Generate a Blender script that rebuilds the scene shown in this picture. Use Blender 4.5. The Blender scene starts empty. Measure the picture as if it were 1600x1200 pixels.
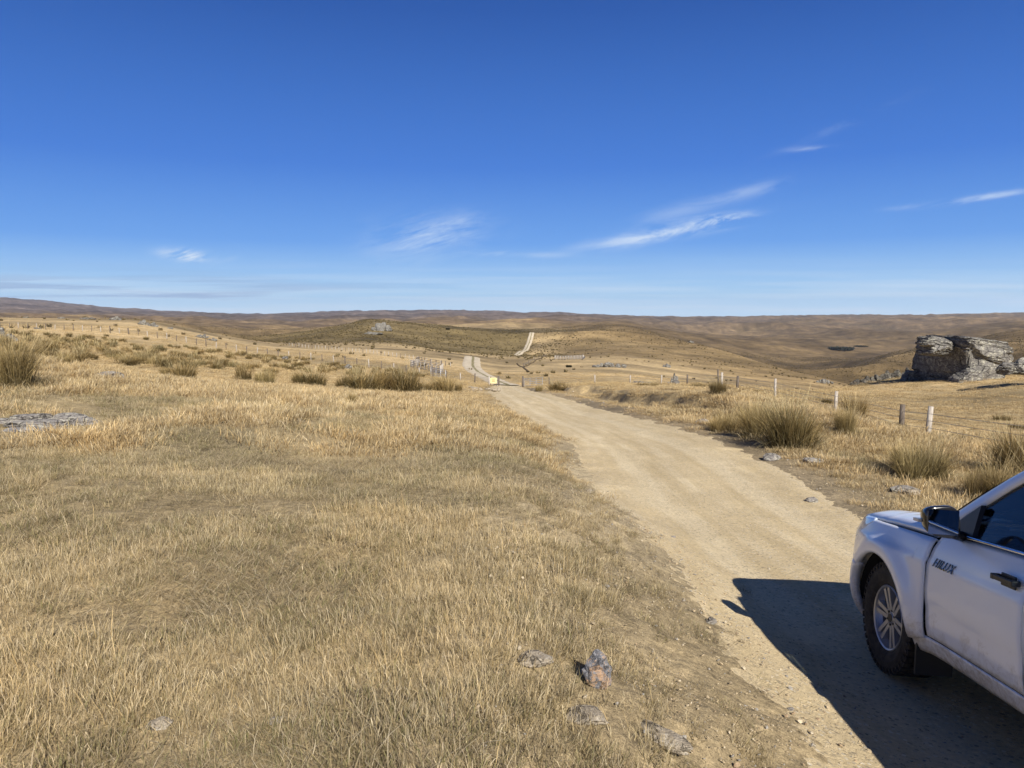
import bpy, bmesh, math, random
import numpy as np
from mathutils import Vector, Matrix

# ------------------------------------------------------------------ camera, sky, sun, exposure
S = bpy.context.scene
COL = S.collection
F, HZ = 1202.0, 497.0                 # focal length in photo pixels, eye-level row
PITCH = math.atan((600 - HZ) / F)
cam_d = bpy.data.cameras.new("camera"); cam = bpy.data.objects.new("camera", cam_d); COL.objects.link(cam)
cam.location = (0, 0, 0)
cam.rotation_euler = (math.pi / 2 - PITCH, 0, 0)
cam_d.sensor_width = 36.0; cam_d.lens = 36.0 * F / 1600.0
cam_d.clip_start = 0.05; cam_d.clip_end = 60000
S.camera = cam
SUN_EL = math.radians(32.5)
SUN_AZ = math.radians(160.0)          # clockwise from +Y (view direction)
sun_vec = Vector((math.sin(SUN_AZ) * math.cos(SUN_EL), math.cos(SUN_AZ) * math.cos(SUN_EL), math.sin(SUN_EL)))
sd = bpy.data.lights.new("sun", "SUN"); sd.energy = 5.0; sd.angle = math.radians(0.5); sd.color = (1.0, 0.945, 0.86)
sun = bpy.data.objects.new("sun", sd); COL.objects.link(sun)
sun.rotation_euler = sun_vec.to_track_quat('Z', 'Y').to_euler()
S.view_settings.view_transform = 'Standard'; S.view_settings.look = 'None'
S.view_settings.exposure = 0.68; S.view_settings.gamma = 1.0
S.render.engine = 'CYCLES'
S.cycles.max_bounces = 6; S.cycles.diffuse_bounces = 2; S.cycles.glossy_bounces = 3
S.cycles.transmission_bounces = 4; S.cycles.transparent_max_bounces = 6
S.cycles.volume_bounces = 0

class NT:
    """small node-tree helper"""
    def __init__(s, tree): s.t = tree; s.n = tree.nodes; s.l = tree.links
    def new(s, typ, **kw):
        n = s.n.new(typ)
        for k, v in kw.items():
            if k.startswith('i_'):
                key = k[2:]; key = int(key) if key.isdigit() else key
                s.set(n.inputs[key], v)
            else: setattr(n, k, v)
        return n
    def set(s, sock, v):
        if isinstance(v, bpy.types.NodeSocket): s.l.new(v, sock)
        elif isinstance(v, bpy.types.Node): s.l.new(v.outputs[0], sock)
        else: sock.default_value = v
    def math(s, op, a, b=None, c=None, clamp=False):
        n = s.n.new('ShaderNodeMath'); n.operation = op; n.use_clamp = clamp
        for i, v in enumerate((a, b, c)):
            if v is not None: s.set(n.inputs[i], v)
        return n.outputs[0]
    def noise(s, vec, scale, detail=3, rough=0.55, dist=0.0, out=0):
        n = s.new('ShaderNodeTexNoise'); s.set(n.inputs['Vector'], vec)
        n.inputs['Scale'].default_value = scale; n.inputs['Detail'].default_value = detail
        n.inputs['Roughness'].default_value = rough; n.inputs['Distortion'].default_value = dist
        return n.outputs[out]
    def ramp(s, fac, stops, interp='LINEAR'):
        n = s.new('ShaderNodeValToRGB'); s.set(n.inputs[0], fac); cr = n.color_ramp; cr.interpolation = interp
        while len(cr.elements) < len(stops): cr.elements.new(0.5)
        for e, (p, c) in zip(cr.elements, stops):
            e.position = p; e.color = c if len(c) == 4 else (*c, 1)
        return n.outputs[0]
    def mix(s, fac, a, b, blend='MIX'):
        n = s.new('ShaderNodeMix', data_type='RGBA', blend_type=blend)
        s.set(n.inputs[0], fac)
        for sock, v in ((n.inputs[6], a), (n.inputs[7], b)):
            if isinstance(v, (tuple, list)): v = (*v, 1) if len(v) == 3 else v
            s.set(sock, v)
        return n.outputs[2]
    def scale(s, vec, xyz, loc=(0, 0, 0)):
        n = s.new('ShaderNodeMapping'); s.set(n.inputs[0], vec)
        n.inputs['Scale'].default_value = xyz; n.inputs['Location'].default_value = loc
        return n.outputs[0]

def material(name, rough=0.9, color=(0.5, 0.5, 0.5), metallic=0.0, spec=0.3):
    m = bpy.data.materials.new(name); m.use_nodes = True
    nt = NT(m.node_tree); b = nt.n['Principled BSDF']
    b.inputs['Base Color'].default_value = (*color, 1); b.inputs['Roughness'].default_value = rough
    b.inputs['Metallic'].default_value = metallic; b.inputs['Specular IOR Level'].default_value = spec
    return m, nt, b

# ---- world: clear Nishita sky with a few thin clouds placed by compass direction
W = bpy.data.worlds.new("World"); S.world = W; W.use_nodes = True
W.cycles.sampling_method = 'MANUAL'; W.cycles.sample_map_resolution = 512
wt = NT(W.node_tree); bg = wt.n['Background']
sky = wt.new('ShaderNodeTexSky', sky_type='NISHITA', sun_disc=False, sun_elevation=SUN_EL, sun_rotation=SUN_AZ,
             altitude=900, air_density=1.0, dust_density=0.25, ozone_density=2.2)
hsv = wt.new('ShaderNodeHueSaturation', i_Saturation=1.12, i_Value=1.0, i_Color=sky.outputs[0])
tc = wt.new('ShaderNodeTexCoord')
sep = wt.new('ShaderNodeSeparateXYZ'); wt.set(sep.inputs[0], tc.outputs['Generated'])
ysafe = wt.math('MAXIMUM', sep.outputs[1], 0.02)
az = wt.math('DIVIDE', sep.outputs[0], ysafe)        # tangent of bearing
el = wt.math('DIVIDE', sep.outputs[2], ysafe)
cv = wt.new('ShaderNodeCombineXYZ'); wt.set(cv.inputs[0], az); wt.set(cv.inputs[1], el)
skw = wt.new('ShaderNodeCombineXYZ')     # streaks run along a slight upward slant
wt.set(skw.inputs[0], wt.math('MULTIPLY', wt.math('ADD', az, wt.math('MULTIPLY', el, 0.25)), 9.0))
wt.set(skw.inputs[1], wt.math('MULTIPLY', wt.math('SUBTRACT', el, wt.math('MULTIPLY', az, 0.22)), 42.0))
cn = wt.new('ShaderNodeTexNoise', i_Scale=1.0, i_Detail=9.0, i_Roughness=0.70, i_Distortion=0.5); wt.set(cn.inputs['Vector'], skw.outputs[0])
cns = wt.new('ShaderNodeSeparateColor'); wt.set(cns.inputs[0], cn.outputs[1])
warp = wt.math('MULTIPLY', wt.math('SUBTRACT', cns.outputs[0], 0.5), 1.5)
strk = wt.new('ShaderNodeMapRange', i_1=0.40, i_2=0.62); wt.set(strk.inputs[0], cns.outputs[1])
def cloud(px, py, wpx, hpx, tilt, dens):
    """soft cirrus patch: bearing/elevation ellipse times streaky noise"""
    ct, st = math.cos(tilt), math.sin(tilt)
    da = wt.math('SUBTRACT', az, (px - 800) / F); de = wt.math('SUBTRACT', el, (HZ - py) / F)
    uu = wt.math('DIVIDE', wt.math('ADD', wt.math('MULTIPLY', da, ct), wt.math('MULTIPLY', de, st)), wpx / F)
    vv = wt.math('DIVIDE', wt.math('SUBTRACT', wt.math('MULTIPLY', de, ct), wt.math('MULTIPLY', da, st)), hpx / F)
    vv = wt.math('ADD', vv, warp)
    r2 = wt.math('ADD', wt.math('MULTIPLY', uu, uu), wt.math('MULTIPLY', vv, vv))
    return wt.math('MULTIPLY', wt.math('EXPONENT', wt.math('MULTIPLY', r2, -1.6)), dens)
clouds = [cloud(1030, 367, 125, 12, 0.17, 1.0), cloud(1125, 345, 50, 8, 0.12, 1.1),
          cloud(1060, 335, 85, 16, 0.25, 0.22), cloud(1165, 303, 70, 12, 0.25, 0.26),
          cloud(668, 372, 95, 34, 0.15, 0.62), cloud(300, 401, 42, 9, -0.10, 2.2),
          cloud(368, 398, 14, 9, 0.6, 0.35), cloud(800, 398, 95, 5, -0.03, 0.42),
          cloud(1530, 311, 95, 6, 0.14, 0.5), cloud(1255, 239, 42, 5, 0.05, 0.26),
          cloud(1300, 205, 120, 8, 0.4, 0.10), cloud(1395, 329, 34, 5, 0.1, 0.2)]
tot = clouds[0]
for c in clouds[1:]: tot = wt.math('ADD', tot, c)
tot = wt.math('MULTIPLY', tot, strk.outputs[0])
# thin sheets and streaks of low cloud above the hills
band = wt.new('ShaderNodeCombineXYZ'); wt.set(band.inputs[0], wt.math('MULTIPLY', az, 2.6)); wt.set(band.inputs[1], wt.math('MULTIPLY', el, 75.0))
bn = wt.new('ShaderNodeTexNoise', i_Scale=1.0, i_Detail=5.0, i_Roughness=0.55, i_Distortion=0.1); wt.set(bn.inputs['Vector'], band.outputs[0])
bns = wt.new('ShaderNodeSeparateColor'); wt.set(bns.inputs[0], bn.outputs[1])
bmask = wt.new('ShaderNodeMapRange', i_1=0.42, i_2=0.66); wt.set(bmask.inputs[0], bns.outputs[0])
def hump(c_, w_):
    t_ = wt.math('MULTIPLY', wt.math('SUBTRACT', el, c_ / F), F / w_)
    return wt.math('EXPONENT', wt.math('MULTIPLY', wt.math('MULTIPLY', t_, t_), -1.0))
tot = wt.math('MINIMUM', wt.math('ADD', tot, wt.math('MULTIPLY', wt.math('MULTIPLY', bmask.outputs[0], hump(26, 38)), 0.62)), 0.85)
front = wt.math('GREATER_THAN', sep.outputs[1], 0.05)
tot = wt.math('MULTIPLY', tot, front)
# the clear air's own colour by elevation angle, over the Nishita sky
elev = wt.math('ARCSINE', sep.outputs[2])
grad = wt.ramp(wt.math('DIVIDE', elev, math.radians(60.0)), [(0.0, (6.6, 9.2, 11.6)), (0.03, (4.3, 7.3, 10.6)), (0.09, (1.40, 3.9, 9.4)), (0.18, (0.56, 2.2, 7.6)), (0.35, (0.20, 1.05, 4.5)), (0.52, (0.09, 0.50, 2.3)), (1.0, (0.05, 0.27, 1.2))])
clear = wt.mix(0.93, hsv.outputs[0], grad)
skyc = wt.mix(tot, clear, (8.2, 9.4, 10.8))
sm = wt.new('ShaderNodeMapRange', i_1=0.53, i_2=0.62); wt.set(sm.inputs[0], bns.outputs[1])
sl = wt.new('ShaderNodeMapRange', i_1=-0.05, i_2=-0.4); wt.set(sl.inputs[0], az)
sfac = wt.math('MULTIPLY', wt.math('MULTIPLY', wt.math('MULTIPLY', sm.outputs[0], hump(40, 28)), sl.outputs[0]), 0.75)
skyc = wt.mix(wt.math('MULTIPLY', sfac, front), skyc, (3.4, 5.0, 7.8))
wt.set(bg.inputs[0], skyc); bg.inputs[1].default_value = 0.057

# ------------------------------------------------------------------ numpy helpers
def _hash(ix, iy, seed):
    h = (ix.astype(np.int64) * 374761393 + iy.astype(np.int64) * 668265263 + seed * 1442695041) & 0xffffffff
    h = ((h ^ (h >> 13)) * 1274126177) & 0xffffffff
    return ((h ^ (h >> 16)) & 0xffffff) / float(0xffffff)
def vnoise(x, y, seed=0):
    x = np.asarray(x, float); y = np.asarray(y, float)
    ix = np.floor(x); iy = np.floor(y); fx = x - ix; fy = y - iy
    fx = fx * fx * fx * (fx * (fx * 6 - 15) + 10); fy = fy * fy * fy * (fy * (fy * 6 - 15) + 10)
    a = _hash(ix, iy, seed); b = _hash(ix + 1, iy, seed); c = _hash(ix, iy + 1, seed); d = _hash(ix + 1, iy + 1, seed)
    return (a + (b - a) * fx) * (1 - fy) + (c + (d - c) * fx) * fy - 0.5
def fbm(x, y, octv=4, seed=0, gain=0.5):
    t = 0; a = 1.0; x = np.asarray(x, float); y = np.asarray(y, float)
    for o in range(octv):
        t = t + a * vnoise(x * 2 ** o + 17.3 * o, y * 2 ** o - 9.1 * o, seed + o); a *= gain
    return t
def sstep(a, b, x):
    t = np.clip((x - a) / (b - a), 0, 1); return t * t * (3 - 2 * t)

# ------------------------------------------------------------------ the lie of the land
ROWY = np.array([9, 12, 20, 33, 45, 70, 100, 150, 220, 320, 450, 650, 1000, 1600, 2600, 4500, 8000, 12500.])
# one line per bearing: row in the photo's scale of the ground at each distance above
TAB = {
 -600: [715, 650, 575, 548, 535, 524, 515, 507, 501, 496, 502, 505, 500, 492, 484, 476, 462, 466],
 -200: [713, 650, 572, 550, 536, 525, 516, 509, 503, 497, 506, 509, 504, 497, 490, 480, 463, 466],
    0: [712, 655, 574, 553, 539, 530, 521, 513, 506, 498, 508, 512, 508, 502, 495, 485, 467, 470],
  200: [715, 659, 605, 584, 572, 554, 538, 520, 509, 501, 508, 511, 508, 503, 498, 493, 484, 486],
  400: [722, 665, 623, 603, 590, 576, 561, 549, 541, 535, 539, 537, 529, 519, 508, 498, 492, 494],
  600: [741, 689, 641, 617, 608, 593, 581, 567, 556, 546, 534, 519, 506, 512, 507, 497, 487, 489],
  720: [754, 701, 653, 628, 619, 605, 597, 585, 572, 556, 551, 529, 502, 510, 504, 495, 487, 489],
  800: [770, 725, 672, 645, 624, 612, 605, 592, 580, 566, 553, 535, 505, 509, 502, 495, 489, 490],
  880: [802, 767, 691, 650, 623, 609, 602, 590, 580, 567, 553, 532, 513, 512, 503, 496, 491, 493],
  960: [872, 792, 701, 643, 621, 604, 599, 590, 581, 566, 550, 530, 516, 514, 505, 499, 495, 496],
 1100: [870, 797, 693, 630, 611, 602, 610, 606, 597, 583, 567, 549, 563, 538, 522, 506, 497, 497],
 1250: [868, 797, 690, 643, 624, 610, 620, 622, 612, 600, 589, 581, 590, 556, 530, 506, 495, 496],
 1400: [866, 802, 702, 668, 641, 610, 591, 612, 624, 617, 606, 590, 560, 563, 531, 507, 494, 495],
 1500: [866, 805, 713, 676, 644, 604, 586, 605, 605, 592, 580, 566, 541, 546, 521, 503, 493, 494],
 1600: [866, 806, 722, 679, 641, 595, 587, 602, 590, 578, 566, 552, 526, 531, 512, 500, 491, 492],
 2000: [860, 800, 722, 675, 636, 592, 583, 590, 580, 566, 550, 540, 528, 516, 506, 498, 489, 490],
 2400: [850, 790, 715, 665, 630, 590, 583, 585, 570, 560, 545, 535, 525, 512, 503, 495, 486, 488],
}
TPX = np.array(sorted(TAB)); TT = np.array([TAB[k] for k in sorted(TAB)], float)
TT = (TT - HZ) / F                        # drop below eye level per metre of distance
LNY = np.log(ROWY)
def _herm(xs, vals, x, axis_vals):
    """1-D cubic hermite (catmull) weights: returns idx, 4 weights on non-uniform knots"""
    n = len(xs); i = np.clip(np.searchsorted(xs, x, side='right') - 1, 0, n - 2)
    h = xs[i + 1] - xs[i]; t = np.clip((x - xs[i]) / h, 0, 1)
    h00 = 2 * t**3 - 3 * t**2 + 1; h10 = t**3 - 2 * t**2 + t; h01 = -2 * t**3 + 3 * t**2; h11 = t**3 - t**2
    return i, h, h00, h10, h01, h11
def _slopes(xs, v):                       # v: (..., n) along last axis, limited slopes
    d = np.diff(v, axis=-1) / np.diff(xs)
    m = np.zeros_like(v); m[..., 1:-1] = (d[..., 1:] + d[..., :-1]) / 2
    lim = 2.2 * np.minimum(np.abs(d[..., 1:]), np.abs(d[..., :-1]))
    m[..., 1:-1] = np.clip(m[..., 1:-1], -lim - 1e-9, lim + 1e-9)
    m[..., 0] = d[..., 0]; m[..., -1] = d[..., -1]
    return m
MY = _slopes(LNY, TT)                     # slope along distance
MX = _slopes(TPX.astype(float), TT.T).T   # slope along bearing
MXY = _slopes(TPX.astype(float), MY.T).T
def table(px, Y):
    ly = np.log(np.maximum(Y, 1.0)); px = np.clip(px, TPX[0], TPX[-1])
    i, hx, a0, a1, a2, a3 = _herm(TPX.astype(float), None, px, None)
    j, hy, b0, b1, b2, b3 = _herm(LNY, None, ly, None)
    def col(k): return b0 * TT[k, j] + b1 * hy * MY[k, j] + b2 * TT[k, j + 1] + b3 * hy * MY[k, j + 1]
    def colm(k): return b0 * MX[k, j] + b1 * hy * MXY[k, j] + b2 * MX[k, j + 1] + b3 * hy * MXY[k, j + 1]
    return a0 * col(i) + a1 * hx * colm(i) + a2 * col(i + 1) + a3 * hx * colm(i + 1)

# centre line and half width of the near road
RC = np.array([[-14, 2.2, 2.4], [0, 3.35, 2.6], [4, 3.5, 2.35], [8, 3.45, 2.15], [12, 3.40, 2.2], [16, 3.5, 2.25], [20, 3.5, 2.2], [33, 2.25, 2.25], [45, 1.05, 2.2],
               [57, 0.2, 2.2], [70, -0.1, 2.15], [85, -0.45, 2.1], [100, -0.6, 2.0], [112, -1.0, 2.0], [128, -2.6, 2.0], [150, -5.0, 2.1], [185, -8.6, 2.2],
               [230, -12.2, 2.4], [280, -14.6, 2.5], [330, -17.0, 2.6]])
def road_c(Y): return np.interp(Y, RC[:, 0], RC[:, 1])
def road_hw(Y): return np.interp(Y, RC[:, 0], RC[:, 2])
def near_h(X, Y):
    """ground close to the camera (eye at z = 0)"""
    zr = np.interp(Y, [-30, -5, 0, 5.4, 8.3, 12, 20, 33], [-1.7, -1.95, -2.22, -2.60, -2.80, -3.05, -3.40, -4.2])      # road centre
    zg = np.interp(Y, [-30, 0, 3, 8, 12, 20, 33], [-1.35, -1.50, -1.60, -1.78, -2.02, -2.75, -3.6])            # grass to the left
    zl = zg + 0.10 * sstep(0, -9, X)
    zrr = zr + 0.02 + 0.05 * np.clip((X - road_c(Y) - 2.3), 0, 2) - 0.03 * np.clip(X - 8.5, 0, 30)
    c = road_c(Y); hw = road_hw(Y)
    t = sstep(-hw - 1.4, -hw + 1.2, X - c)
    t2 = sstep(hw - 0.3, hw + 0.8, X - c)
    cross = -0.055 * np.clip(X - c, -hw, hw)
    return (zl * (1 - t) + (zr + cross) * t) * (1 - t2) + t2 * (zrr - 0.055 * hw)
def ridge(wx, wy): return 0.42 - 2.2 * np.sqrt(fbm(wx / 330, wy / 520, 3, 41, 0.45) ** 2 + .0004)
def H(X, Y, micro=True):
    X = np.asarray(X, float); Y = np.asarray(Y, float)
    r = np.hypot(X, Y); th = np.arctan2(X, Y)
    LIM = math.radians(50)
    thc = np.clip(th, -LIM, LIM)
    Ye = r * np.cos(thc)
    px = 800 + F * np.tan(thc)
    far = -table(px, Ye) * Ye
    back = sstep(LIM, math.radians(175), np.abs(th))
    far = far * (1 - back) + back * (-1.5 - 0.0 * r)
    w = sstep(9.5, 13, r)
    z = near_h(X, Y) * (1 - w) + far * w
    if micro:
        rough = sstep(2.2, .3, np.abs(np.abs(X - road_c(Y)) - road_hw(Y) - .5)) * (Y < 30) * sstep(25, 10, r)
        z = z + rough * (.03 * fbm(X * 2.1, Y * 2.1, 4, 15, .65) + .010 * fbm(X * 14, Y * 14, 3, 16, .6))
        onroad = np.exp(-((np.abs(X - road_c(Y)) / (road_hw(Y) * 0.95)) ** 4)) * (Y < 340)
        z = z + (0.07 * fbm(X / 1.7, Y / 1.7, 3, 5) + 0.04 * fbm(X * 2.3, Y * 2.3, 3, 8)) * (1 - 0.85 * onroad) * sstep(0, 2, r + 0.5)
        z = z + 0.16 * fbm(X / 14, Y / 14, 3, 21) * sstep(14, 60, r) * (1 - 0.7 * onroad)
        # wheel ruts
        u = X - road_c(Y)
        z = z - 0.025 * (np.exp(-((u - 0.75) / 0.28) ** 2) + np.exp(-((u + 0.8) / 0.28) ** 2)) * (Y < 340) * (Y > -20)
        # cut bank along the right hand verge
        cb = sstep(18, 24, Y) * (1 - sstep(62, 78, Y))
        wob = 1.4 * fbm(Y / 4.0, X * 0, 4, 3)
        z = z + cb * (0.46 * sstep(2.0, 2.6, u - road_hw(Y) + 0.0 + wob) - 0.12 * np.exp(-((u - road_hw(Y) - 1.7) / 0.6) ** 2)) * (1 - sstep(6, 12, u))
        # folds and gullies of the far hills
        k = sstep(140, 420, r)
        wx, wy = X + 60 * fbm(X / 300, Y / 300, 2, 31), Y + 60 * fbm(X / 300, Y / 300, 2, 37)
        rid = ridge(wx, wy)
        z = z + k * (2.2 * fbm(X / 70, Y / 70, 3, 51) + rid * 22.0 * sstep(300, 1000, r) + 40 * sstep(1200, 4000, r) * (-np.abs(fbm(wx / 1100, wy / 900, 4, 61, 0.55)) * 2 + 0.4))
    return z
def P(px, Y, dz=0.0):
    """world point on the ground at photo column px and forward distance Y"""
    X = (px - 800) / F * Y
    return (X, Y, float(H(X, Y)) + dz)

def np_mesh(name, verts, quads=None, tris=None, smooth=True):
    me = bpy.data.meshes.new(name)
    verts = np.asarray(verts, np.float32)
    nq = 0 if quads is None else len(quads); nt_ = 0 if tris is None else len(tris)
    loops = []
    if nq: loops.append(np.asarray(quads, np.int32).ravel())
    if nt_: loops.append(np.asarray(tris, np.int32).ravel())
    loops = np.concatenate(loops)
    me.vertices.add(len(verts)); me.vertices.foreach_set('co', verts.ravel())
    me.loops.add(len(loops)); me.loops.foreach_set('vertex_index', loops)
    me.polygons.add(nq + nt_)
    st = np.concatenate([np.arange(nq) * 4, nq * 4 + np.arange(nt_) * 3]).astype(np.int32)
    me.polygons.foreach_set('loop_start', st)
    me.polygons.foreach_set('use_smooth', np.full(nq + nt_, smooth, bool))
    me.update(calc_edges=True)
    return me
def add_col(me, cols, name='Col'):
    a = me.color_attributes.new(name, 'FLOAT_COLOR', 'POINT')
    c = np.ones((len(cols), 4), np.float32); c[:, :3] = cols; a.data.foreach_set('color', c.ravel())
def link(name, me, mat=None, parent=None, label=None, cat=None, group=None, kind=None):
    o = bpy.data.objects.new(name, me); COL.objects.link(o)
    if mat is not None and len(me.materials) == 0: me.materials.append(mat)
    if parent: o.parent = parent
    if label: o['label'] = label
    if cat: o['category'] = cat
    if group: o['group'] = group
    if kind: o['kind'] = kind
    return o
def empty(name, loc, rotz=0, label=None, cat=None, group=None):
    o = bpy.data.objects.new(name, None); COL.objects.link(o); o.location = loc; o.rotation_euler = (0, 0, rotz)
    o.empty_display_size = 0.2
    if label: o['label'] = label
    if cat: o['category'] = cat
    if group: o['group'] = group
    return o

# ------------------------------------------------------------------ ground colours by place (vegetation, plus relief shading painted on the far hills)
def ground_col(X, Y):
    r = np.hypot(X, Y); px = 800 + F * X / np.maximum(Y, 1e-3)
    def C(*c): return np.array(c, float)
    turf = C(.27, .22, .13); gold = C(.36, .27, .14); golds = C(.44, .325, .17)
    olive = C(.175, .130, .052); brown = C(.205, .143, .066); red = C(.185, .128, .070); purple = C(.170, .125, .085)
    n1 = fbm(X / 2.2, Y / 2.2, 4, 71); n2 = fbm(X / 25, Y / 25, 4, 72); n3 = fbm(X / 160, Y / 160, 4, 73); n4 = fbm(X / 900, Y / 900, 4, 74)
    def mixc(a, b, t): t = np.clip(t, 0, 1)[..., None]; return a * (1 - t) + b * t
    c = np.broadcast_to(turf, X.shape + (3,)).copy()
    c = mixc(c, gold, sstep(9, 24, r) + 0.7 * n1)
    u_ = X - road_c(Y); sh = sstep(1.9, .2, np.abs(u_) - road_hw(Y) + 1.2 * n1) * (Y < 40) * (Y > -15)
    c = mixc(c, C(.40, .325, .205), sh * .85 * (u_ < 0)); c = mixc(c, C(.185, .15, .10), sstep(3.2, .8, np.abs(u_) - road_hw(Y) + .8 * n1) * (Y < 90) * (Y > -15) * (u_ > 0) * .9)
    c = mixc(c, golds, sstep(90, 160, r) * 0.8 + n2 * .8)
    # brown and olive country beyond the paddocks
    far1 = sstep(330, 480, r + 160 * n3)
    left = sstep(860, 820, px)
    c = mixc(c, brown, sstep(300, 520, r + 120 * n3) * sstep(830, 900, px) * 0.85)
    c = mixc(c, brown, sstep(80, 130, r) * sstep(1040, 1180, px) * 0.55)
    c = mixc(c, brown, sstep(380, 520, r) * sstep(620, 420, px))
    c = mixc(c, red, sstep(1000, 2200, r + 600 * n4))
    c = mixc(c, purple, sstep(2500, 5000, r + 1500 * n4) * sstep(1300, 800, px))
    c = mixc(c, C(.27, .19, .09), np.clip(n3 * 1.6 - 0.15, 0, .6) * sstep(200, 400, r) * (1 - sstep(2500, 5000, r)))
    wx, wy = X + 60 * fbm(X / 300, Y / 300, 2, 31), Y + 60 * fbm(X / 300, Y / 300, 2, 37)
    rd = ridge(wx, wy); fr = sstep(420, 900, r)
    c = mixc(c, C(.095, .075, .038), sstep(.02, -.35, rd) * fr * .6)           # relief shade painted into the gullies, in a scrub brown
    c = mixc(c, C(.27, .195, .095), sstep(.28, .40, rd) * fr * .45 * (1 - sstep(2500, 6000, r)))   # crests painted lighter for the same relief, in dry-grass gold
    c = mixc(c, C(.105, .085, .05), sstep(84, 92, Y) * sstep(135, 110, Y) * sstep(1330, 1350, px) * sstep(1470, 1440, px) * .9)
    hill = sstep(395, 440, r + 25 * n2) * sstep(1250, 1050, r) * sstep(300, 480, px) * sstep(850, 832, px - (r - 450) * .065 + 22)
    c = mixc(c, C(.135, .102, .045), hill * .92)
    c = mixc(c, C(.118, .095, .082), sstep(2200, 4500, r + 900 * n4) * sstep(1300, 800, px) * .75)
    c = mixc(c, C(.135, .094, .045), sstep(640, 760, r + 60 * n3) * sstep(900, 1000, px) * .8 * (1 - .5 * sstep(3000, 5000, r)))  # slopes past the spur browned for depth the flat sun doesn't give
    c = c * (1 + 0.55 * n2[..., None] * sstep(20, 60, r)[..., None]) * (1 + 0.5 * n3[..., None] * sstep(150, 400, r)[..., None]) * (1 + .35 * n4[..., None] * sstep(800, 1600, r)[..., None])
    return c

# ------------------------------------------------------------------ terrain: one sheet to the horizon
def build_ground():
    a_in = np.arange(-38, 38.01, 0.125)
    a_out = np.concatenate([38 + np.cumsum(np.minimum(0.2 * 1.18 ** np.arange(60), 4.0))])
    a_out = a_out[a_out < 180]
    ang = np.radians(np.concatenate([-a_out[::-1], a_in, a_out, [180.0]]))
    rr = [0.45]
    while rr[-1] < 15500: rr.append(rr[-1] * (1.0135 if rr[-1] < 1500 else 1.017))
    rr = np.array(rr)
    A, R = np.meshgrid(ang, rr)
    X = R * np.sin(A); Y = R * np.cos(A)
    Z = H(X, Y)
    n, m = A.shape
    v = np.stack([X, Y, Z], -1).reshape(-1, 3)
    v = np.vstack([v, [[0, 0, float(H(0., 0.))]]])
    i, j = np.meshgrid(np.arange(n - 1), np.arange(m), indexing='ij'); j2 = (j + 1) % m
    q = np.stack([i * m + j, i * m + j2, (i + 1) * m + j2, (i + 1) * m + j], -1).reshape(-1, 4)[:, ::-1]
    jj = np.arange(m); t = np.stack([np.full(m, n * m), (jj + 1) % m, jj], -1)
    me = np_mesh('ground', v, q, t)
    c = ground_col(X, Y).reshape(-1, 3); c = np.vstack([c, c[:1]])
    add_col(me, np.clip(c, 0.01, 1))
    return me
gm, nt, b = material('dry_ground', 0.95, spec=0.1)
vc = nt.new('ShaderNodeVertexColor', layer_name='Col')
geo = nt.new('ShaderNodeNewGeometry'); pos = geo.outputs['Position']
cd = nt.new('ShaderNodeVectorMath', operation='LENGTH'); nt.set(cd.inputs[0], pos); dist = cd.outputs['Value']
def drange(a, b_):
    n = nt.new('ShaderNodeMapRange', i_1=a, i_2=b_); nt.set(n.inputs[0], dist); return n.outputs[0]
nA = nt.noise(pos, 9.0, 4, 0.7); nB = nt.noise(pos, 0.55, 5, 0.72); nC = nt.noise(pos, 0.06, 4, 0.72)
nD = nt.noise(pos, 0.012, 8, 0.78)
def amp(n, lo, hi):
    m_ = nt.new('ShaderNodeMapRange', i_1=0.25, i_2=0.75, i_3=lo, i_4=hi, clamp=False); nt.set(m_.inputs[0], n); return m_.outputs[0]
f = nt.math('MULTIPLY', amp(nA, 0.62, 1.38), amp(nB, 0.60, 1.40))
f = nt.math('MULTIPLY', f, amp(nC, 0.66, 1.34))
f2 = nt.math('MULTIPLY', f, amp(nD, 0.45, 1.55))
mixf = nt.new('ShaderNodeMix'); nt.set(mixf.inputs[0], drange(300, 900)); nt.set(mixf.inputs[2], f); nt.set(mixf.inputs[3], f2)
nF = nt.noise(pos, 55.0, 4, 0.75, 1.2); nF2 = nt.noise(nt.scale(pos, (1, .35, 1)), 120.0, 2, 0.6, 2.5)
fin = nt.math('MULTIPLY', amp(nF, 0.35, 1.6), amp(nF2, 0.7, 1.35))
mf = nt.new('ShaderNodeMix'); nt.set(mf.inputs[0], drange(10, 35)); nt.set(mf.inputs[2], fin); mf.inputs[3].default_value = 1.0
f = nt.math('MAXIMUM', nt.math('MULTIPLY', mixf.outputs[0], mf.outputs[0]), 0.16)
vm = nt.new('ShaderNodeVectorMath', operation='SCALE'); nt.set(vm.inputs[0], vc.outputs[0]); nt.set(vm.inputs[3], f)
# scattered tussock dots on the farther slopes
vor = nt.new('ShaderNodeTexVoronoi', i_Scale=0.42); nt.set(vor.inputs['Vector'], pos)
dots = nt.new('ShaderNodeMapRange', i_1=0.22, i_2=0.42, i_3=1.0, i_4=0.0); nt.set(dots.inputs[0], vor.outputs[0])
dmask = nt.math('MULTIPLY', nt.math('MULTIPLY', dots.outputs[0], drange(150, 420)), nt.math('MULTIPLY', nt.math('GREATER_THAN', nB, 0.45), 0.45))
colr = nt.mix(dmask, vm.outputs[0], (.085, .062, .026))
nt.set(b.inputs['Base Color'], colr)
bmp = nt.new('ShaderNodeBump', i_Strength=0.8, i_Distance=0.02); nt.set(bmp.inputs['Height'], nt.math('ADD', nA, nt.math('MULTIPLY', nF, .5)))
bm2 = nt.new('ShaderNodeBump', i_Strength=0.6, i_Distance=0.22); nt.set(bm2.inputs['Height'], nB); nt.set(bm2.inputs['Normal'], bmp.outputs[0])
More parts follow.
